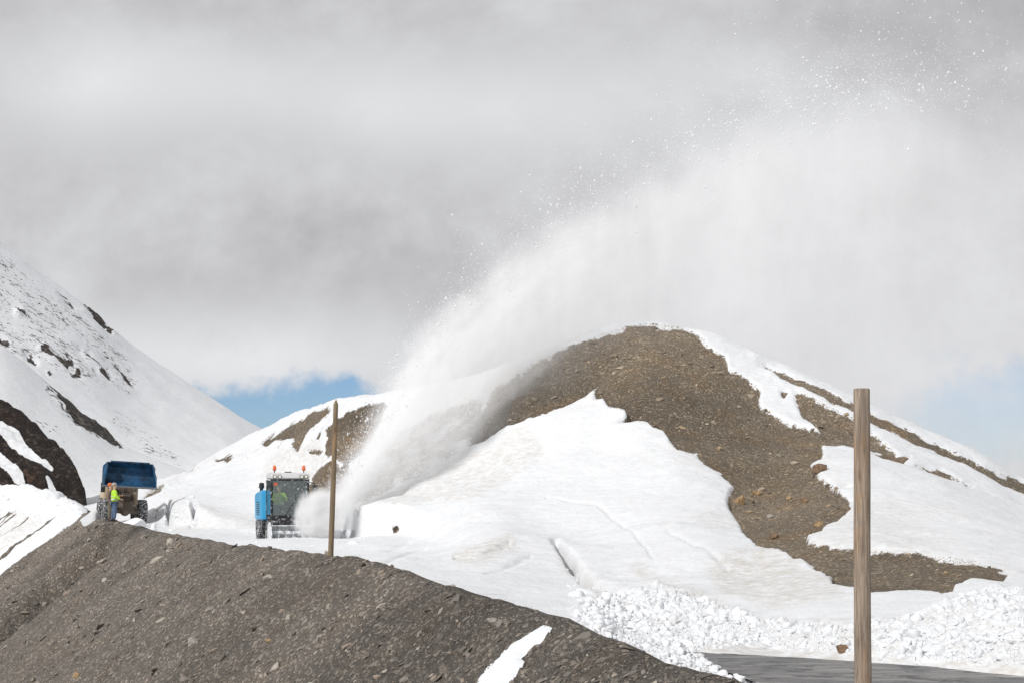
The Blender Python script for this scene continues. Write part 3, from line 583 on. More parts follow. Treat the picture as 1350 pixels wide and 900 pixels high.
def post(name, base, top, r0, r1, m, point, label, seed):
    n, k = 40, 24; ax = (top-base); L_ = ax.length; vs = []; fs = []
    for i in range(n+1):
        u = i/n; r = r0+(r1-r0)*u
        if point and u > .975: r *= 1-(u-.975)/.025*.75
        for j in range(k):
            a = j/k*2*math.pi; rr = r*(1+.035*float(fbm(math.cos(a)*1.2+seed, math.sin(a)*1.2, u*5, 3, seed)))
            vs.append((rr*math.cos(a)+.018*math.sin(u*5+seed), rr*math.sin(a), u*L_))
    for i in range(n):
        for j in range(k): a = i*k+j; b = i*k+(j+1) % k; fs.append((a, b, b+k, a+k))
    # slightly chamfered, cracked top
    c = len(vs)
    for j in range(k): x, y, z = vs[n*k+j]; vs.append((x*.88, y*.88, z+.008))
    for j in range(k): fs.append((n*k+j, n*k+(j+1) % k, c+(j+1) % k, c+j))
    fs.append(tuple(range(c, c+k)))
    o = mesh_obj(name, vs, fs, m, smooth=True); o.location = base; o.rotation_euler = ax.to_track_quat('Z', 'Y').to_euler()
    tag(o, label, 'post', 'wooden marker posts along the road edge'); return o
post('wooden_post', P(1138.5, 985, 18), P(1135.6, 513, 18), .079, .074, wood('weathered_wood', (.40, .315, .24), (.16, .122, .092)), False, 'thick weathered wooden post standing close by at the right, cut flat on top', 3)
post('wooden_post', P(435.5, 748, 44), P(443, 527, 44), .062, .052, wood('old_wood', (.25, .185, .11), (.135, .10, .062)), True, 'thin brown wooden pole with a pointed top, beside the snow blower', 5)

# ------------------------------------------------------------------ mesh building blocks for the machines
class MB:
    def __init__(s): s.bm = bmesh.new()
    def _x(s, vs, rot, loc):
        M = Matrix.Translation(Vector(loc))@(rot.to_matrix().to_4x4() if rot else Matrix.Identity(4))
        bmesh.ops.transform(s.bm, matrix=M, verts=vs)
    def box(s, c, size, bev=.02, rot=None):
        r = bmesh.ops.create_cube(s.bm, size=1); vs = r['verts']; bmesh.ops.scale(s.bm, vec=size, verts=vs)
        if bev:
            e = list({e for v in vs for e in v.link_edges}); rr = bmesh.ops.bevel(s.bm, geom=e, offset=min(bev, min(size)*.45), segments=2, affect='EDGES', profile=.6)
            vs = list({v for f in rr['faces'] for v in f.verts} | {v for v in vs if v.is_valid})
        s._x(vs, rot, c); return s
    def prism(s, prof, x0, x1, bev=0):     # profile in (y,z), extruded along x
        a = [s.bm.verts.new((x0, y, z)) for y, z in prof]; b = [s.bm.verts.new((x1, y, z)) for y, z in prof]; n = len(prof)
        fs = [s.bm.faces.new(a[::-1]), s.bm.faces.new(b)]+[s.bm.faces.new((a[i], a[(i+1) % n], b[(i+1) % n], b[i])) for i in range(n)]
        if bev:
            e = list({e for f in fs for e in f.edges}); bmesh.ops.bevel(s.bm, geom=e, offset=bev, segments=2, affect='EDGES')
        return s
    def cyl(s, a, b, r, r2=None, seg=20, bev=0):
        a, b = Vector(a), Vector(b); d = b-a
        q = bmesh.ops.create_cone(s.bm, cap_ends=True, segments=seg, radius1=r, radius2=r if r2 is None else r2, depth=d.length)
        s._x(q['verts'], d.to_track_quat('Z', 'Y'), (a+b)/2); return s
    def tube(s, pts, r, seg=8):
        for a, b in zip(pts[:-1], pts[1:]): s.cyl(a, b, r, seg=seg)
        return s
    def ball(s, c, r, sc=(1, 1, 1), sub=2):
        q = bmesh.ops.create_icosphere(s.bm, subdivisions=sub, radius=r); bmesh.ops.scale(s.bm, vec=sc, verts=q['verts']); s._x(q['verts'], None, c); return s
    def torus(s, c, R_, r, nu=32, nv=12, sq=1.0, knob=0):   # axis along x
        vs = []
        for i in range(nu):
            a = i/nu*2*math.pi
            for j in range(nv):
                b = j/nv*2*math.pi; cb, sb = math.cos(b), math.sin(b)
                cb = math.copysign(abs(cb)**.6, cb); sb = math.copysign(abs(sb)**.6, sb)
                rr = R_+r*cb*1.0+(knob*((i+j) % 2) if cb > .5 else 0)
                vs.append(s.bm.verts.new((c[0]+sb*r*sq, c[1]+rr*math.cos(a), c[2]+rr*math.sin(a))))
        for i in range(nu):
            for j in range(nv): s.bm.faces.new((vs[i*nv+j], vs[i*nv+(j+1) % nv], vs[((i+1) % nu)*nv+(j+1) % nv], vs[((i+1) % nu)*nv+j]))
        return s
    def build(s, name, m, parent=None, smooth=False, loc=None):
        bmesh.ops.recalc_face_normals(s.bm, faces=s.bm.faces)
        me = bpy.data.meshes.new(name); s.bm.to_mesh(me); s.bm.free(); me.materials.append(m)
        if smooth: me.polygons.foreach_set('use_smooth', [True]*len(me.polygons))
        o = bpy.data.objects.new(name, me); col.objects.link(o)
        if parent: o.parent = parent
        if loc: o.location = loc
        return o
def empty(name, loc, rz): 
    o = bpy.data.objects.new(name, None); col.objects.link(o); o.location = loc; o.rotation_euler = (0, 0, rz); return o
blue = plain('blue_paint', (.06, .43, .76), .35, var=.12, coat=.3)
white = splashed('white_paint', (.72, .72, .72), .62)
blackp = splashed('black_paint', (.022, .022, .025), .585, 6)
dark = plain('dark_trim', (.03, .03, .033), .6)
rubber = splashed('snowy_rubber', (.035, .034, .034), .56, 9, .85)
steel = splashed('worn_steel', (.33, .33, .34), .66, 5, .45, .6)
wsteel = splashed('header_paint', (.62, .64, .64), .50, 4)
chain_m = plain('tyre_chain', (.42, .42, .43), .4, .8)
orange = plain('orange_lens', (.75, .13, .03), .3)
lampm = plain('lamp_glass', (.8, .78, .68), .15, var=.05)
def glass(name, tint, alpha):
    m, t = mat(name)
    g = t.n('ShaderNodeBsdfGlossy', {'Color': (.9, .95, .95, 1), 'Roughness': .06}); tr = t.n('ShaderNodeBsdfTransparent', {'Color': (*tint, 1)})
    df = t.n('ShaderNodeBsdfDiffuse', {'Color': (.55, .58, .57, 1)})
    o = t.n('ShaderNodeTexCoord').outputs['Object']; n = t.noise(t.scale(o, (3, 3, .6)), 3, 5, .7)
    fr = t.n('ShaderNodeFresnel', {'IOR': 1.5})
    a = t.n('ShaderNodeMixShader', {0: t.m('ADD', fr.outputs[0], .08), 1: tr.outputs[0], 2: g.outputs[0]})
    b = t.n('ShaderNodeMixShader', {0: t.smooth(n, .45, .75, alpha*.5, alpha*2.6), 1: a.outputs[0], 2: df.outputs[0]})
    t.n('ShaderNodeOutputMaterial', {'Surface': b.outputs[0]}); return m
wglass = glass('tinted_glass', (.82, .88, .87), .03)

HEAD = R(195.5)
def wheel(parent, x, y, z, r, wd, rimr, chained=True, rimm=None):
    wh = MB().torus((0, 0, 0), r*.76, r*.24, 36, 12, wd/2/(r*.24), .02).build('wheel', rubber, parent, False, (x, y, z))
    MB().cyl((-wd*.32, 0, 0), (wd*.32, 0, 0), rimr).cyl((-wd*.42, 0, 0), (wd*.42, 0, 0), rimr*.4).build('rim', rimm or white, wh)
    if chained:
        c = MB(); n = 14; w2 = wd*.52; rr = r*1.015
        for i in range(n):
            a0, a1 = i/n*2*math.pi, (i+1)/n*2*math.pi; am = (a0+a1)/2
            q = lambda a, x_, k=1.: (x_, rr*k*math.cos(a), rr*k*math.sin(a))
            c.cyl(q(a0, -w2*.75), q(am, 0), .012, seg=5).cyl(q(am, 0), q(a1, -w2*.75), .012, seg=5).cyl(q(a0, w2*.75), q(am, 0), .012, seg=5).cyl(q(am, 0), q(a1, w2*.75), .012, seg=5)
            for s_ in (-1, 1): c.cyl(q(a0, s_*w2, .72), q(a1, s_*w2, .72), .015, seg=5).cyl(q(a0, s_*w2*.75), q(a0, s_*w2, .72), .015, seg=5)
        c.build('tyre_chain', chain_m, wh)
    return wh

# ------------------------------------------------------------------ snow blower
GZ = -2.20
sb = empty('snow_blower', (-10.25, 90.3, GZ), HEAD)
tag(sb, 'blue and black self-propelled snow blower throwing snow, seen from its front corner', 'snow blower')
h = MB().prism([(-2.4, 1.0), (-2.4, 2.05), (-2.2, 2.22), (-.35, 2.36), (-.22, 2.3), (-.22, 1.0)], -1.08, 1.08, .05).build('engine_hood', blue, sb)
g_ = MB()
for k in range(7): g_.box((1.095, -1.35, 1.25+k*.09), (.02, .9, .03), .005)
g_.build('grille', dark, h)
MB().cyl((.9, -1.45, 2.2), (.9, -1.45, 2.5), .08).cyl((.9, -1.45, 2.46), (.9, -1.40, 2.68), .13, .11).build('exhaust', dark, h)
MB().prism([(-2.4, .42), (-2.4, .99), (-.2, .99), (-.2, .42)], -1.04, 1.04, .03).prism([(-.2, .5), (-.2, 1.2), (1.25, 1.05), (1.25, .5)], -.8, .8, .03).build('chassis', blackp, sb)
cabf = MB()                                                      # cab: a frame of pillars with panes between
for sx_ in (-1, 1):
    cabf.box((sx_*.84, -.14, 1.95), (.08, .10, 1.75), .02).box((sx_*.84, 1.14, 1.95), (.07, .08, 1.8), .02).box((sx_*.84, .38, 1.95), (.05, .05, 1.7), .015).box((sx_*.84, .5, 1.12), (.06, 1.3, .12), .02)
cabf.box((0, 1.16, 1.14), (1.7, .08, .16), .02).box((0, -.14, 1.9), (1.64, .06, 1.8), .02).box((0, 1.15, 2.80), (1.72, .09, .07), .02).box((0, .5, 1.02), (1.62, 1.3, .06), .01)
cb = cabf.build('cab_frame', blackp, sb)
MB().box((0, 1.185, 2.0), (1.56, .012, 1.54), 0).build('windshield', wglass, cb)
MB().box((.862, .02+.1, 2.0), (.012, .42, 1.5), 0).box((.862, .76, 2.0), (.012, .66, 1.5), 0).build('door_glass', wglass, cb)
MB().box((-.862, .5, 2.0), (.012, 1.2, 1.5), 0).build('side_glass', wglass, cb)
MB().tube([(.2, 1.215, 1.25), (-.25, 1.22, 1.95)], .012, 6).tube([(-.25, 1.22, 1.7), (-.25, 1.22, 2.2)], .014, 6).build('wiper', dark, cb)
MB().cyl((.2, .85, 1.45), (.2, .78, 1.5), .2, .2, 24).cyl((.2, .95, 1.1), (.2, .8, 1.46), .03).box((-.25, .95, 1.3), (.7, .3, .35), .04).build('dashboard', dark, cb)
MB().box((.15, .15, 1.45), (.5, .5, .14), .05).box((.15, -.05, 1.85), (.48, .12, .75), .05).build('seat', dark, cb)
rf = MB().prism([(-.3, 2.84), (-.3, 3.0), (-.1, 3.12), (1.0, 3.14), (1.24, 3.04), (1.3, 2.86)], -.88, .88, .05).build('roof', white, sb)
MB().box((0, .6, 3.16), (.3, .2, .05), .02).build('roof_hatch', dark, rf)
for x_ in (-.66, .66):
    q = MB().cyl((x_, .9, 3.08), (x_, .9, 3.26), .025).build('beacon_stem', dark, rf)
    MB().cyl((x_, .9, 3.24), (x_, .9, 3.40), .085, .07).ball((x_, .9, 3.40), .07).build('beacon', orange, q, True)
for x_ in (-.7, -.5, .48, .7):
    q = MB().cyl((x_, 1.2, 2.96), (x_, 1.30, 2.96), .088).build('work_light', dark, rf)
    MB().cyl((x_, 1.295, 2.96), (x_, 1.305, 2.96), .066).build('lamp_lens', lampm, q)
for s_ in (-1,):
    q = MB().tube([(s_*.86, 1.15, 2.72), (s_*1.08, 1.3, 2.66), (s_*1.08, 1.3, 2.2)], .018, 6).build('mirror_arm', dark, cb)
    MB().box((s_*1.09, 1.3, 2.33), (.2, .06, .5), .03).build('mirror', dark, q)
MB().box((.66, 1.24, 2.62), (.16, .05, .12), .02).build('indicator_lamp', orange, cb)
for x_, y_ in ((.9, -1.65), (-.9, -1.65), (.78, .55), (-.78, .55)): wheel(sb, x_, y_, .47, .47, .34, .24)
hd = MB()                                                        # auger header
hd.prism([(1.55, .12), (1.5, .45), (1.58, .70), (1.75, .80), (1.82, .76), (1.70, .66), (1.62, .42), (1.7, .15)], -1.05, 1.05, .01)
for s_ in (-1, 1):
    prof = [(1.5, .05), (1.5, .62), (1.7, .86), (2.1, .92), (2.5, .70), (2.62, .35), (2.55, .05)]
    hd.prism(prof, s_*1.05-.03, s_*1.05+.03, .01)
hdo = hd.build('auger_header', wsteel, sb)
au = MB().cyl((-1.0, 2.1, .46), (1.0, 2.1, .46), .09)
for s_ in (-1, 1):                                               # two ribbon flights
    N = 60; pv = None
    for i in range(N+1):
        a = i/N*3*2*math.pi*s_; x_ = s_*(1.0-i/N*.95)
        p0 = (x_, 2.1+.27*math.cos(a), .46+.27*math.sin(a)); p1 = (x_, 2.1+.40*math.cos(a), .46+.40*math.sin(a))
        cur = (au.bm.verts.new(p0), au.bm.verts.new(p1))
        if pv: au.bm.faces.new((pv[0], pv[1], cur[1], cur[0]))
        if i % 10 == 0: au.cyl((x_, 2.1, .46), p0, .025, seg=6)
        pv = cur
au.build('auger', wsteel, hdo)
MB().cyl((-.35, 1.7, .8), (-.55, 1.75, 1.5), .17, .15).cyl((-.55, 1.75, 1.5), (-.85, 1.6, 2.05), .15, .13).build('chute', blackp, hdo)
MB().tube([(.4, 1.25, .9), (.5, 1.6, .6)], .05).tube([(-.5, 1.25, .9), (-.5, 1.6, .6)], .05).box((0, 1.42, .75), (1.1, .3, .5), .05).build('header_mount', blackp, hdo)
MB().box((0, 1.32, .95), (1.3, .14, .28), .03).build('front_bumper', blackp, sb)

# ------------------------------------------------------------------ wheel loader with raised bucket
ld = empty('wheel_loader', (-21.75, 110.8, -1.66), R(195.5))
ld.rotation_euler = (0, R(-3.2), R(197)); tag(ld, 'wheel loader with raised blue bucket and chained tyres beside the two workers', 'wheel loader')
cream2 = splashed('brown_machine_paint', (.15, .115, .085), .66, 5); cream = splashed('cream_paint', (.62, .50, .34), .66, 5); grim = splashed('grimy_steel', (.23, .19, .15), .68, 5); bluedk = plain('bucket_blue', (.012, .085, .19), .6, var=.75, vs=1.6)
bk = MB()
outer = [(3.55, 2.02), (2.75, 2.1), (2.5, 2.35), (2.42, 2.85), (2.55, 3.25), (2.9, 3.55)]
inner = [(2.95, 3.5), (2.62, 3.2), (2.5, 2.85), (2.57, 2.42), (2.79, 2.18), (3.55, 2.07)]
bk.prism(outer+inner, -1.40, 1.40)
for s_ in (-1, 1): bk.prism([(3.55, 2.04), (2.75, 2.12), (2.48, 2.4), (2.44, 2.85), (2.57, 3.25), (2.95, 3.55), (3.15, 3.35), (3.4, 2.7)], s_*1.39-.025, s_*1.39+.025)
bk.box((0, 2.97, 3.55), (2.1, .12, .08), .02)
for v in bk.bm.verts:
    if v.co.z > 3.3 and abs(v.co.x) > 1.2: v.co.x *= .87
    if v.co.z > 3.3 and abs(v.co.x) > 1.15: v.co.z -= .04
bko = bk.build('bucket', bluedk, ld); bko.scale = (1, 1, .88); bko.location = (0, 0, .24)
MB().prism([(3.5, 1.98), (3.5, 2.06), (3.85, 2.03), (3.85, 2.0)], -1.46, 1.46).box((0, 3.45, 1.97), (3.0, .25, .05), .01).build('cutting_edge', steel, bko)
fr = MB().box((0, 1.2, 1.0), (.8, 1.6, .5), .05).box((0, .9, 1.5), (.6, .6, .5), .05).box((.42, 2.0, 1.15), (.5, .5, .55), .04).build('front_frame', cream2, ld)
MB().cyl((-1.0, 1.5, .72), (1.0, 1.5, .72), .16).ball((0, 1.5, .72), .3).build('axle', grim, fr)
for s_ in (-1, 1):
    MB().prism([(.5, 1.75), (.6, 2.0), (1.8, 2.35), (2.6, 2.25), (2.7, 2.1), (2.5, 2.0), (1.8, 2.05), (.75, 1.65)], s_*.55-.06, s_*.55+.06, .01).build('lift_arm', grim, ld)
    q = MB().cyl((s_*.55, .75, 1.2), (s_*.55, 1.4, 1.75), .08).build('lift_cylinder', cream, ld)
    MB().cyl((s_*.55, 1.4, 1.75), (s_*.55, 1.85, 2.15), .045).build('piston_rod', chain_m, q)
MB().prism([(1.2, 2.2), (1.3, 2.75), (1.45, 2.75), (1.45, 2.2), (1.35, 1.7), (1.2, 1.7)], -.08, .08, .01).cyl((0, 1.35, 1.75), (0, 2.55, 2.15), .06).box((0, 2.0, 1.6), (.35, .9, .2), .04).tube([(-.3, .9, 1.8), (-.4, 1.6, 1.6), (-.25, 2.2, 1.9), (-.3, 2.5, 2.1)], .025, 6).tube([(.25, .9, 1.7), (.35, 1.7, 1.5), (.2, 2.3, 1.8)], .025, 6).build('tilt_linkage', grim, ld)
cab2 = MB().box((0, -.2, 1.55), (1.3, 1.5, .9), .05).box((0, -.25, 3.12), (1.6, 1.7, .12), .04)
for sx_ in (-1, 1):
    for y_ in (-.95, .5): cab2.box((sx_*.72, y_, 2.5), (.07, .07, 1.2), .01)
c2 = cab2.build('cab', cream2, ld); MB().box((0, .53, 2.5), (1.36, .012, 1.1), 0).build('windshield', wglass, c2)
MB().box((.735, -.22, 2.5), (.012, 1.36, 1.1), 0).build('side_glass', wglass, c2)
MB().tube([(.75, .5, 2.2), (1.15, .7, 2.2), (1.15, .7, 1.75)], .02, 6).box((1.17, .72, 1.95), (.24, .06, .55), .03).build('mirror', dark, c2)
MB().prism([(-3.1, .8), (-3.1, 1.7), (-2.9, 1.95), (-1.0, 2.05), (-1.0, .8)], -.95, .95, .05).build('engine_cover', cream, ld)
for x_, y_ in ((.95, 1.5), (-.95, 1.5), (.95, -1.6), (-.95, -1.6)): wheel(ld, x_, y_, .68, .68, .46, .32, True, grim)
MB().box((.9, -.1, .8), (.4, .8, .08), .01).box((.95, .05, .5), (.35, .35, .04), .01).build('step', dark, ld)

# ------------------------------------------------------------------ people
skin = plain('skin', (.52, .32, .22), .6, var=.08); jeans = plain('blue_denim', (.10, .15, .25), .9, var=.3); hivis = plain('hi_vis_yellow', (.52, .86, .04), .6, var=.18)
olive = plain('olive_cloth', (.17, .155, .11), .9, var=.3); boots = plain('dark_boots', (.03, .03, .035), .7); greyhair = plain('grey_hair', (.42, .38, .35), .9); tanc = plain('brown_cloth', (.22, .16, .12), .9); orcap = plain('orange_cap', (.65, .16, .05), .7); maskb = plain('blue_mask', (.25, .55, .75), .7)
refl = plain('reflective_band', (.68, .70, .68), .35, .2)
def skinned(name, pts, edges, rad, m, parent, sub=2, root=0):
    me = bpy.data.meshes.new(name); me.from_pydata([Vector(p) for p in pts], edges, []); me.materials.append(m)
    o = bpy.data.objects.new(name, me); col.objects.link(o)
    if parent: o.parent = parent
    sm = o.modifiers.new('skin', 'SKIN'); sm.use_smooth_shade = True
    if not me.skin_vertices: 
        bm = bmesh.new(); bm.from_mesh(me); bm.verts.layers.skin.verify(); bm.to_mesh(me); bm.free()
    for i, v in enumerate(me.skin_vertices[0].data):
        r = rad[i]; v.radius = r if isinstance(r, tuple) else (r, r); v.use_root = (i == root)
    s2 = o.modifiers.new('sub', 'SUBSURF'); s2.levels = sub; s2.render_levels = sub
    return o
def person(name, loc, rz, label, jm, lm, headm, kind, seated=False):
    root = empty(name, loc, rz); root.scale = (1.11,)*3; tag(root, label, 'person')   # faces local +y
    if not seated:
        hipz, kn, an = .95, [(.10, .04, .50), (-.10, -.02, .50)], [(.12, -.02, .09), (-.12, -.08, .09)]; toe = [(.13, .15, .04), (-.13, .09, .04)]
    else:
        hipz, kn, an = .50, [(.13, .45, .48), (-.13, .45, .48)], [(.13, .50, .10), (-.13, .50, .10)]; toe = [(.13, .66, .05), (-.13, .66, .05)]
    H = hipz; sh = H+.48
    if seated: el_, ha = [(.28, .12, sh-.24), (-.28, .12, sh-.24)], [(.16, .42, sh-.18), (-.16, .42, sh-.16)]
    elif kind == 'a': el_, ha = [(.27, .02, sh-.28), (-.27, .06, sh-.27)], [(.22, .24, sh-.36), (-.15, .28, sh-.22)]
    else: el_, ha = [(.27, -.03, sh-.29), (-.27, -.03, sh-.29)], [(.27, .10, sh-.53), (-.26, .12, sh-.52)]
    pts = [(0, 0, H), (0, .01, H+.22), (0, -.01, H+.42), (0, .0, H+.51), (0, .02, H+.58), (0, .03, H+.70), (0, .02, H+.81)]
    rad = [(.13, .10), (.125, .095), (.15, .10), (.07, .07), (.062, .065), (.092, .105), (.072, .085)]
    ed = [(0, 1), (1, 2), (2, 3), (3, 4), (4, 5), (5, 6)]
    for s_, e, q in ((1, el_[0], ha[0]), (-1, el_[1], ha[1])):
        b = len(pts); d = (Vector(q)-Vector(e)).normalized(); pts += [(s_*.18, 0, sh), e, q, tuple(Vector(q)+d*.09)]; rad += [.062, .045, .028, .034]; ed += [(2, b), (b, b+1), (b+1, b+2), (b+2, b+3)]
        side = Vector((-s_*.5, .2, .3)).normalized()
        for k_, off in enumerate((-.03, -.01, .012, .03)):      # four fingers and a thumb
            f0 = Vector(q)+d*.08+Vector((0, 0, off)); f1 = f0+d*(.045+.01*(k_ in (1, 2)))+side*.015; f2 = f1+d*.02+side*.03
            c = len(pts); pts += [tuple(f0+d*.015), tuple(f1), tuple(f2)]; rad += [.010, .009, .008]; ed += [(b+3, c), (c, c+1), (c+1, c+2)]
        c = len(pts); t0 = Vector(q)+d*.03+side*.03; pts += [tuple(t0), tuple(t0+d*.035+side*.025)]; rad += [.012, .010]; ed += [(b+2, c), (c, c+1)]
    for s_, k_, a_, t_ in ((1, kn[0], an[0], toe[0]), (-1, kn[1], an[1], toe[1])):
        b = len(pts); pts += [(s_*.10, 0, H-.06), k_, a_, t_]; rad += [.085, .058, .042, .035]; ed += [(0, b), (b, b+1), (b+1, b+2), (b+2, b+3)]
    skinned('body', pts, ed, rad, skin, root, 1)
    # clothing follows the body
    jp = [(0, 0, H-.08), (0, .01, H+.22), (0, -.01, H+.43), (0, 0, H+.53)]; jr = [(.215, .165), (.20, .16), (.215, .155), (.09, .09)]; je = [(0, 1), (1, 2), (2, 3)]
    for s_, e, q in ((1, el_[0], ha[0]), (-1, el_[1], ha[1])):
        b = len(jp); jp += [(s_*.19, 0, sh-.01), e, q]; jr += [.10, .08, .06]; je += [(2, b), (b, b+1), (b+1, b+2)]
    jo = skinned('jacket', jp, je, jr, jm, root, 2)
    if jm is hivis:
        rb = MB()
        for z_ in (H+.08, H+.22):
            N = 28; pv = None; first = None
            for i in range(N+1):
                a = i/N*2*math.pi; x_, y_ = .206*math.cos(a), .168*math.sin(a)+.005
                cur = (rb.bm.verts.new((x_, y_, z_)), rb.bm.verts.new((x_, y_, z_+.05)))
                if pv: rb.bm.faces.new((pv[0], cur[0], cur[1], pv[1]))
                pv = cur
        rb.build('reflective_band', refl, jo)
    tp = [(0, 0, H)]; tr_ = [(.175, .14)]; te = []
    for s_, k_, a_ in ((1, kn[0], an[0]), (-1, kn[1], an[1])):
        b = len(tp); tp += [(s_*.10, 0, H-.08), k_, tuple(Vector(a_)+Vector((0, 0, .0)))]; tr_ += [.115, .088, .075]; te += [(0, b), (b, b+1), (b+1, b+2)]
    skinned('trousers', tp, te, tr_, lm, root, 2)
    for a_, t_ in zip(an, toe):
        skinned('boot', [(a_[0], a_[1], a_[2]+.10), (a_[0], a_[1]-.01, .06), tuple(t_)], [(0, 1), (1, 2)], [.062, .06, .045], boots, root, 1)
    hb = MB(); zc_ = H+.76
    if headm is not None:
        hb.ball((0, .0, zc_+.045), .13, (.86, .98, .78)).build('hat' if headm is orcap else 'hair', headm, root, True)
    for ex in (.03, -.03): MB().ball((ex, .118, zc_), .011).build('eye', boots, root, True)
    MB().ball((0, .122, zc_-.03), .016, (.8, 1, 1.4)).build('nose', skin, root, True)
    MB().ball((.078, .01, zc_-.02), .026, (.4, .8, 1.3)).build('ear', skin, root, True); MB().ball((-.078, .01, zc_-.02), .026, (.4, .8, 1.3)).build('ear', skin, root, True)
    if kind == 'a': MB().ball((0, .085, zc_-.065), .06, (.95, .75, .75)).build('face_mask', maskb, root, True)
    else: MB().ball((0, .108, zc_-.075), .02, (1.2, .4, .35)).build('mouth', tanc, root, True)
    return root
def stand(px, d):
    x = (px-CX)/F*d; return (x, d, drop(x, d)-.01)
person('person', stand(150.5, 104.6), R(-70), 'worker in a bright yellow-green jacket and blue jeans standing with their back half turned', hivis, jeans, greyhair, 'a')
person('person', stand(145.2, 106.2), R(-100), 'worker in dark clothes and orange cap, mostly hidden behind the one in yellow-green', tanc, olive, orcap, 'b')
dv = person('person', (0, 0, 0), 0, 'driver in a yellow-green vest sitting in the snow blower cab', hivis, jeans, greyhair, 'b', True)
dv.location = Vector((-10.25, 90.3, GZ))+Matrix.Rotation(HEAD, 3, 'Z')@Vector((.36, .30, 1.08)); dv.rotation_euler = (0, 0, HEAD)

# ------------------------------------------------------------------ thrown snow: a real volume standing over the slope
O = P(444, 662, 87.2); UD = Vector((1, 1.35, 0)).normalized()
def uw(px, py):
    k = (px-CX)/F; u = (k*O.y-O.x)/(UD.x-k*UD.y); yv = O.y+UD.y*u
    return u, -(py-HY)/F*yv-O.z
top_px = [(438, 655), (452, 625), (470, 598), (490, 566), (510, 530), (528, 495), (552, 460), (597, 414), (642, 371), (690, 333), (738, 294), (785, 266), (830, 241), (875, 215), (930, 183), (1000, 150), (1060, 127), (1130, 112), (1200, 109), (1280, 120), (1360, 150), (1480, 230)]
TU = [uw(*p) for p in top_px]; UM = TU[-1][0]; WM = 32.
ang = math.atan2(UD.y, UD.x)
def hull():
    us = [max(q[0], -.4) for q in TU]; vs = []; fs = []
    n = len(us)
    for i, (u, wt) in enumerate(TU):
        th = .9+.22*max(u, 0); lo = max(-1.2, min(wt-1.0, -1.2)); pad = .8+.06*u
        ztop = min(wt+pad, WM+4)
        for z_, k_ in ((lo, 1.), (ztop*.6, 1.), (ztop, .75)):
            vs.append((u, -th*k_, z_)); 
        for z_, k_ in ((ztop, .75), (ztop*.6, 1.), (lo, 1.)): vs.append((u, th*k_, z_))
    for i in range(n-1):
        a = i*6; b = a+6
        for j in range(6): fs.append((a+j, a+(j+1) % 6, b+(j+1) % 6, b+j))
    fs.append(tuple(range(6))[::-1]); fs.append(tuple((n-1)*6+j for j in range(6)))
    return vs, fs
mv = bpy.data.materials.new('airborne_snow'); mv.use_nodes = True; t = NT(mv.node_tree)
o = t.n('ShaderNodeTexCoord').outputs['Object']; sp_ = t.n('ShaderNodeSeparateXYZ', {0: o}); u_, v_, w_ = sp_.outputs
fc = t.n('ShaderNodeFloatCurve'); cv = fc.mapping.curves[0]; u01 = lambda u: max(0, min(1, (u+1)/(UM+1)))
pl = [(u01(u), max(0, min(1, ww/WM))) for u, ww in TU]
cv.points[0].location = pl[0]; cv.points[1].location = pl[-1]
for a, b in pl[1:-1]: cv.points.new(a, b)
fc.mapping.update()
t.set(fc.inputs['Value'], t.m('DIVIDE', t.m('ADD', u_, 1.), UM+1)); wtop = t.m('MULTIPLY', fc.outputs[0], WM)
turb = t.noise(t.scale(o, (.5, .5, .30)), 1.0, 6, .68); turb2 = t.noise(t.scale(o, (.24, .16, .045)), 1.0, 5, .6); turb3 = t.noise(t.scale(o, (1.3, 1.3, .55)), 1.0, 5, .65)
up = t.m('MAXIMUM', u_, 0.)
edgew = t.m('ADD', .35, t.m('MULTIPLY', up, .07))
q = t.m('ADD', t.m('SUBTRACT', wtop, w_), t.m('MULTIPLY', t.m('SUBTRACT', turb, .5), t.m('MULTIPLY', edgew, 3.2)))
edge = t.smooth(q, 0., edgew)
Lc = t.m('ADD', 1.0, t.m('ADD', t.m('MULTIPLY', up, .38), t.m('MULTIPLY', t.m('MULTIPLY', up, up), .015)))
core = t.m('EXPONENT', t.m('DIVIDE', t.m('MULTIPLY', t.m('MAXIMUM', q, 0.), -1.), Lc))
sig = t.m('ADD', .55, t.m('MULTIPLY', up, .115)); vg = t.m('DIVIDE', v_, sig); prof = t.m('EXPONENT', t.m('MULTIPLY', t.m('MULTIPLY', vg, vg), -1.))
veil = t.smooth(turb2, .38, .64, .05, .80)
amount = t.m('ADD', t.m('MULTIPLY', core, 1.0), t.m('MULTIPLY', t.m('MULTIPLY', veil, t.smooth(u_, 0., 14., .12, 1.)), t.m('SUBTRACT', 1., core)))
strength = t.m('DIVIDE', 4.2, t.m('ADD', 1., t.m('MULTIPLY', t.m('POWER', up, 1.6), .21)))
fade = t.smooth(u_, UM*.25, UM*.85, 1, .30)
dn = t.m('MULTIPLY', t.m('MULTIPLY', t.m('MULTIPLY', edge, prof), t.m('MULTIPLY', amount, strength)), t.m('MULTIPLY', fade, t.smooth(turb3, .25, .68, .25, 1.6)))
flow = t.n('ShaderNodeCombineXYZ', {0: t.m('MULTIPLY', t.m('SUBTRACT', wtop, w_), 1.05), 1: t.m('MULTIPLY', u_, .13), 2: t.m('MULTIPLY', v_, .7)}).outputs[0]
streak_ = t.smooth(t.noise(flow, 1.0, 5, .6), .34, .64, .35, 1.5); curt = t.smooth(turb2, .36, .62, .45, 1.45); nearw = t.smooth(u_, 6., 30., 0, 1)
dn = t.m('MULTIPLY', dn, t.m('ADD', t.m('MULTIPLY', streak_, t.m('SUBTRACT', 1., nearw)), t.m('MULTIPLY', curt, nearw)))
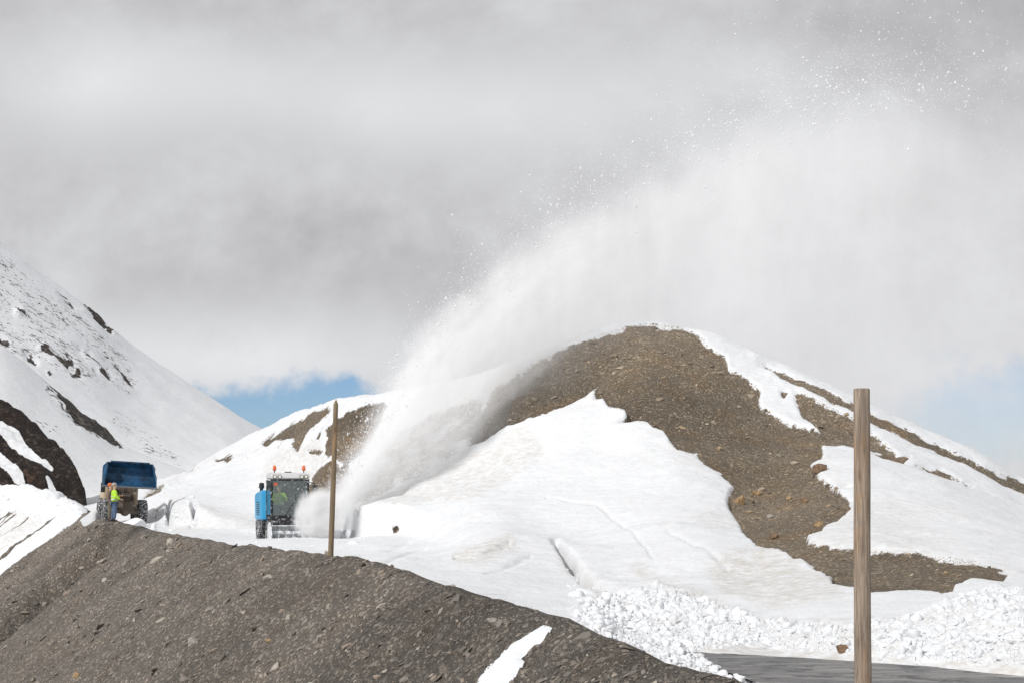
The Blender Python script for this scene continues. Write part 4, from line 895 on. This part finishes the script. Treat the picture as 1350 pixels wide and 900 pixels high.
vol = t.n('ShaderNodeVolumeScatter', {'Color': (.997, .998, 1, 1), 'Density': dn, 'Anisotropy': -.3})
t.n('ShaderNodeOutputMaterial', {'Volume': vol.outputs[0]}); mv.cycles.volume_step_rate = .12
hv, hf = hull(); plume = mesh_obj('thrown_snow', hv, hf, mv); plume.location = O; plume.rotation_euler = (0, 0, ang); tag(plume, kind='stuff')
bm_ = bmesh.new(); bm_.from_mesh(plume.data); bmesh.ops.recalc_face_normals(bm_, faces=bm_.faces); bm_.to_mesh(plume.data); bm_.free()
# low cloud boiling in front of the auger
mc = bpy.data.materials.new('powder_cloud'); mc.use_nodes = True; t = NT(mc.node_tree)
o = t.n('ShaderNodeTexCoord').outputs['Object']; ln = t.n('ShaderNodeVectorMath', operation='LENGTH'); t.set(ln.inputs[0], o)
nz = t.noise(o, 2.2, 4, .6)
dd = t.smooth(t.m('ADD', ln.outputs['Value'], t.m('MULTIPLY', t.m('SUBTRACT', nz, .5), .9)), .45, .95, 4.0, 0)
vol = t.n('ShaderNodeVolumeScatter', {'Color': (.995, .997, 1, 1), 'Density': dd, 'Anisotropy': -.3})
t.n('ShaderNodeOutputMaterial', {'Volume': vol.outputs[0]}); mc.cycles.volume_step_rate = .25
iv, if_ = ico(3); pc = mesh_obj('powder_cloud', iv, if_, mc); pc.location = P(421, 680, 87.4); pc.scale = (1.35, .9, 1.45); tag(pc, kind='stuff')

# flying lumps and grains of snow
def flakes():
    bv = np.array([(1, 0, 0), (-1, 0, 0), (0, 1, 0), (0, -1, 0), (0, 0, 1), (0, 0, -1.)]); bf = np.array([(0, 2, 4), (2, 1, 4), (1, 3, 4), (3, 0, 4), (2, 0, 5), (1, 2, 5), (3, 1, 5), (0, 3, 5)])
    tu = np.array([q[0] for q in TU]); tw = np.array([q[1] for q in TU]); P_ = []; S_ = []
    n = 12500
    for i in range(n):
        r = rng.uniform()
        if r < .66: u = UM*.62*rng.uniform(0, 1)**1.5; off = rng.exponential(.4+.035*u)*(-1 if rng.uniform() < .40 else 1.0); s = .015+.007*rng.pareto(2.3)
        elif r < .92: u = UM*rng.uniform(.1, .65); off = -rng.exponential(4.); s = .009+.004*rng.pareto(2.6)
        else: u = UM*rng.uniform(.2, .62); off = rng.normal()*1.0-.8; s = .012+.012*rng.pareto(1.8)
        s = min(s, .065)
        wv = np.interp(u, tu, tw)+off
        if wv < -1: continue
        v = rng.normal()*(.35+.08*u); p = O+UD*u+Vector((-UD.y, UD.x, 0))*v+Vector((0, 0, wv)); P_.append(p[:]); S_.append(s*(.9+u/90))
    for i in range(500):
        p = P(421, 680, 87.4)+Vector(rng.normal(size=3)*np.array([.6, .4, .7])); 
        if p.z > -2.1: P_.append(p[:]); S_.append(.012+.01*rng.uniform())
    P_ = np.array(P_); S_ = np.array(S_); n = len(P_)
    vv = bv[None]*(1+.3*rng.standard_normal((n, 6, 1)).clip(-1, 1))*S_[:, None, None]*np.array([1, 1, 1.2])+P_[:, None]
    return tri_soup('flying_snow_bits', vv.reshape(-1, 3), (bf[None]+np.arange(n)[:, None, None]*6).reshape(-1, 3), M_flake, True)
tag(flakes(), kind='stuff')
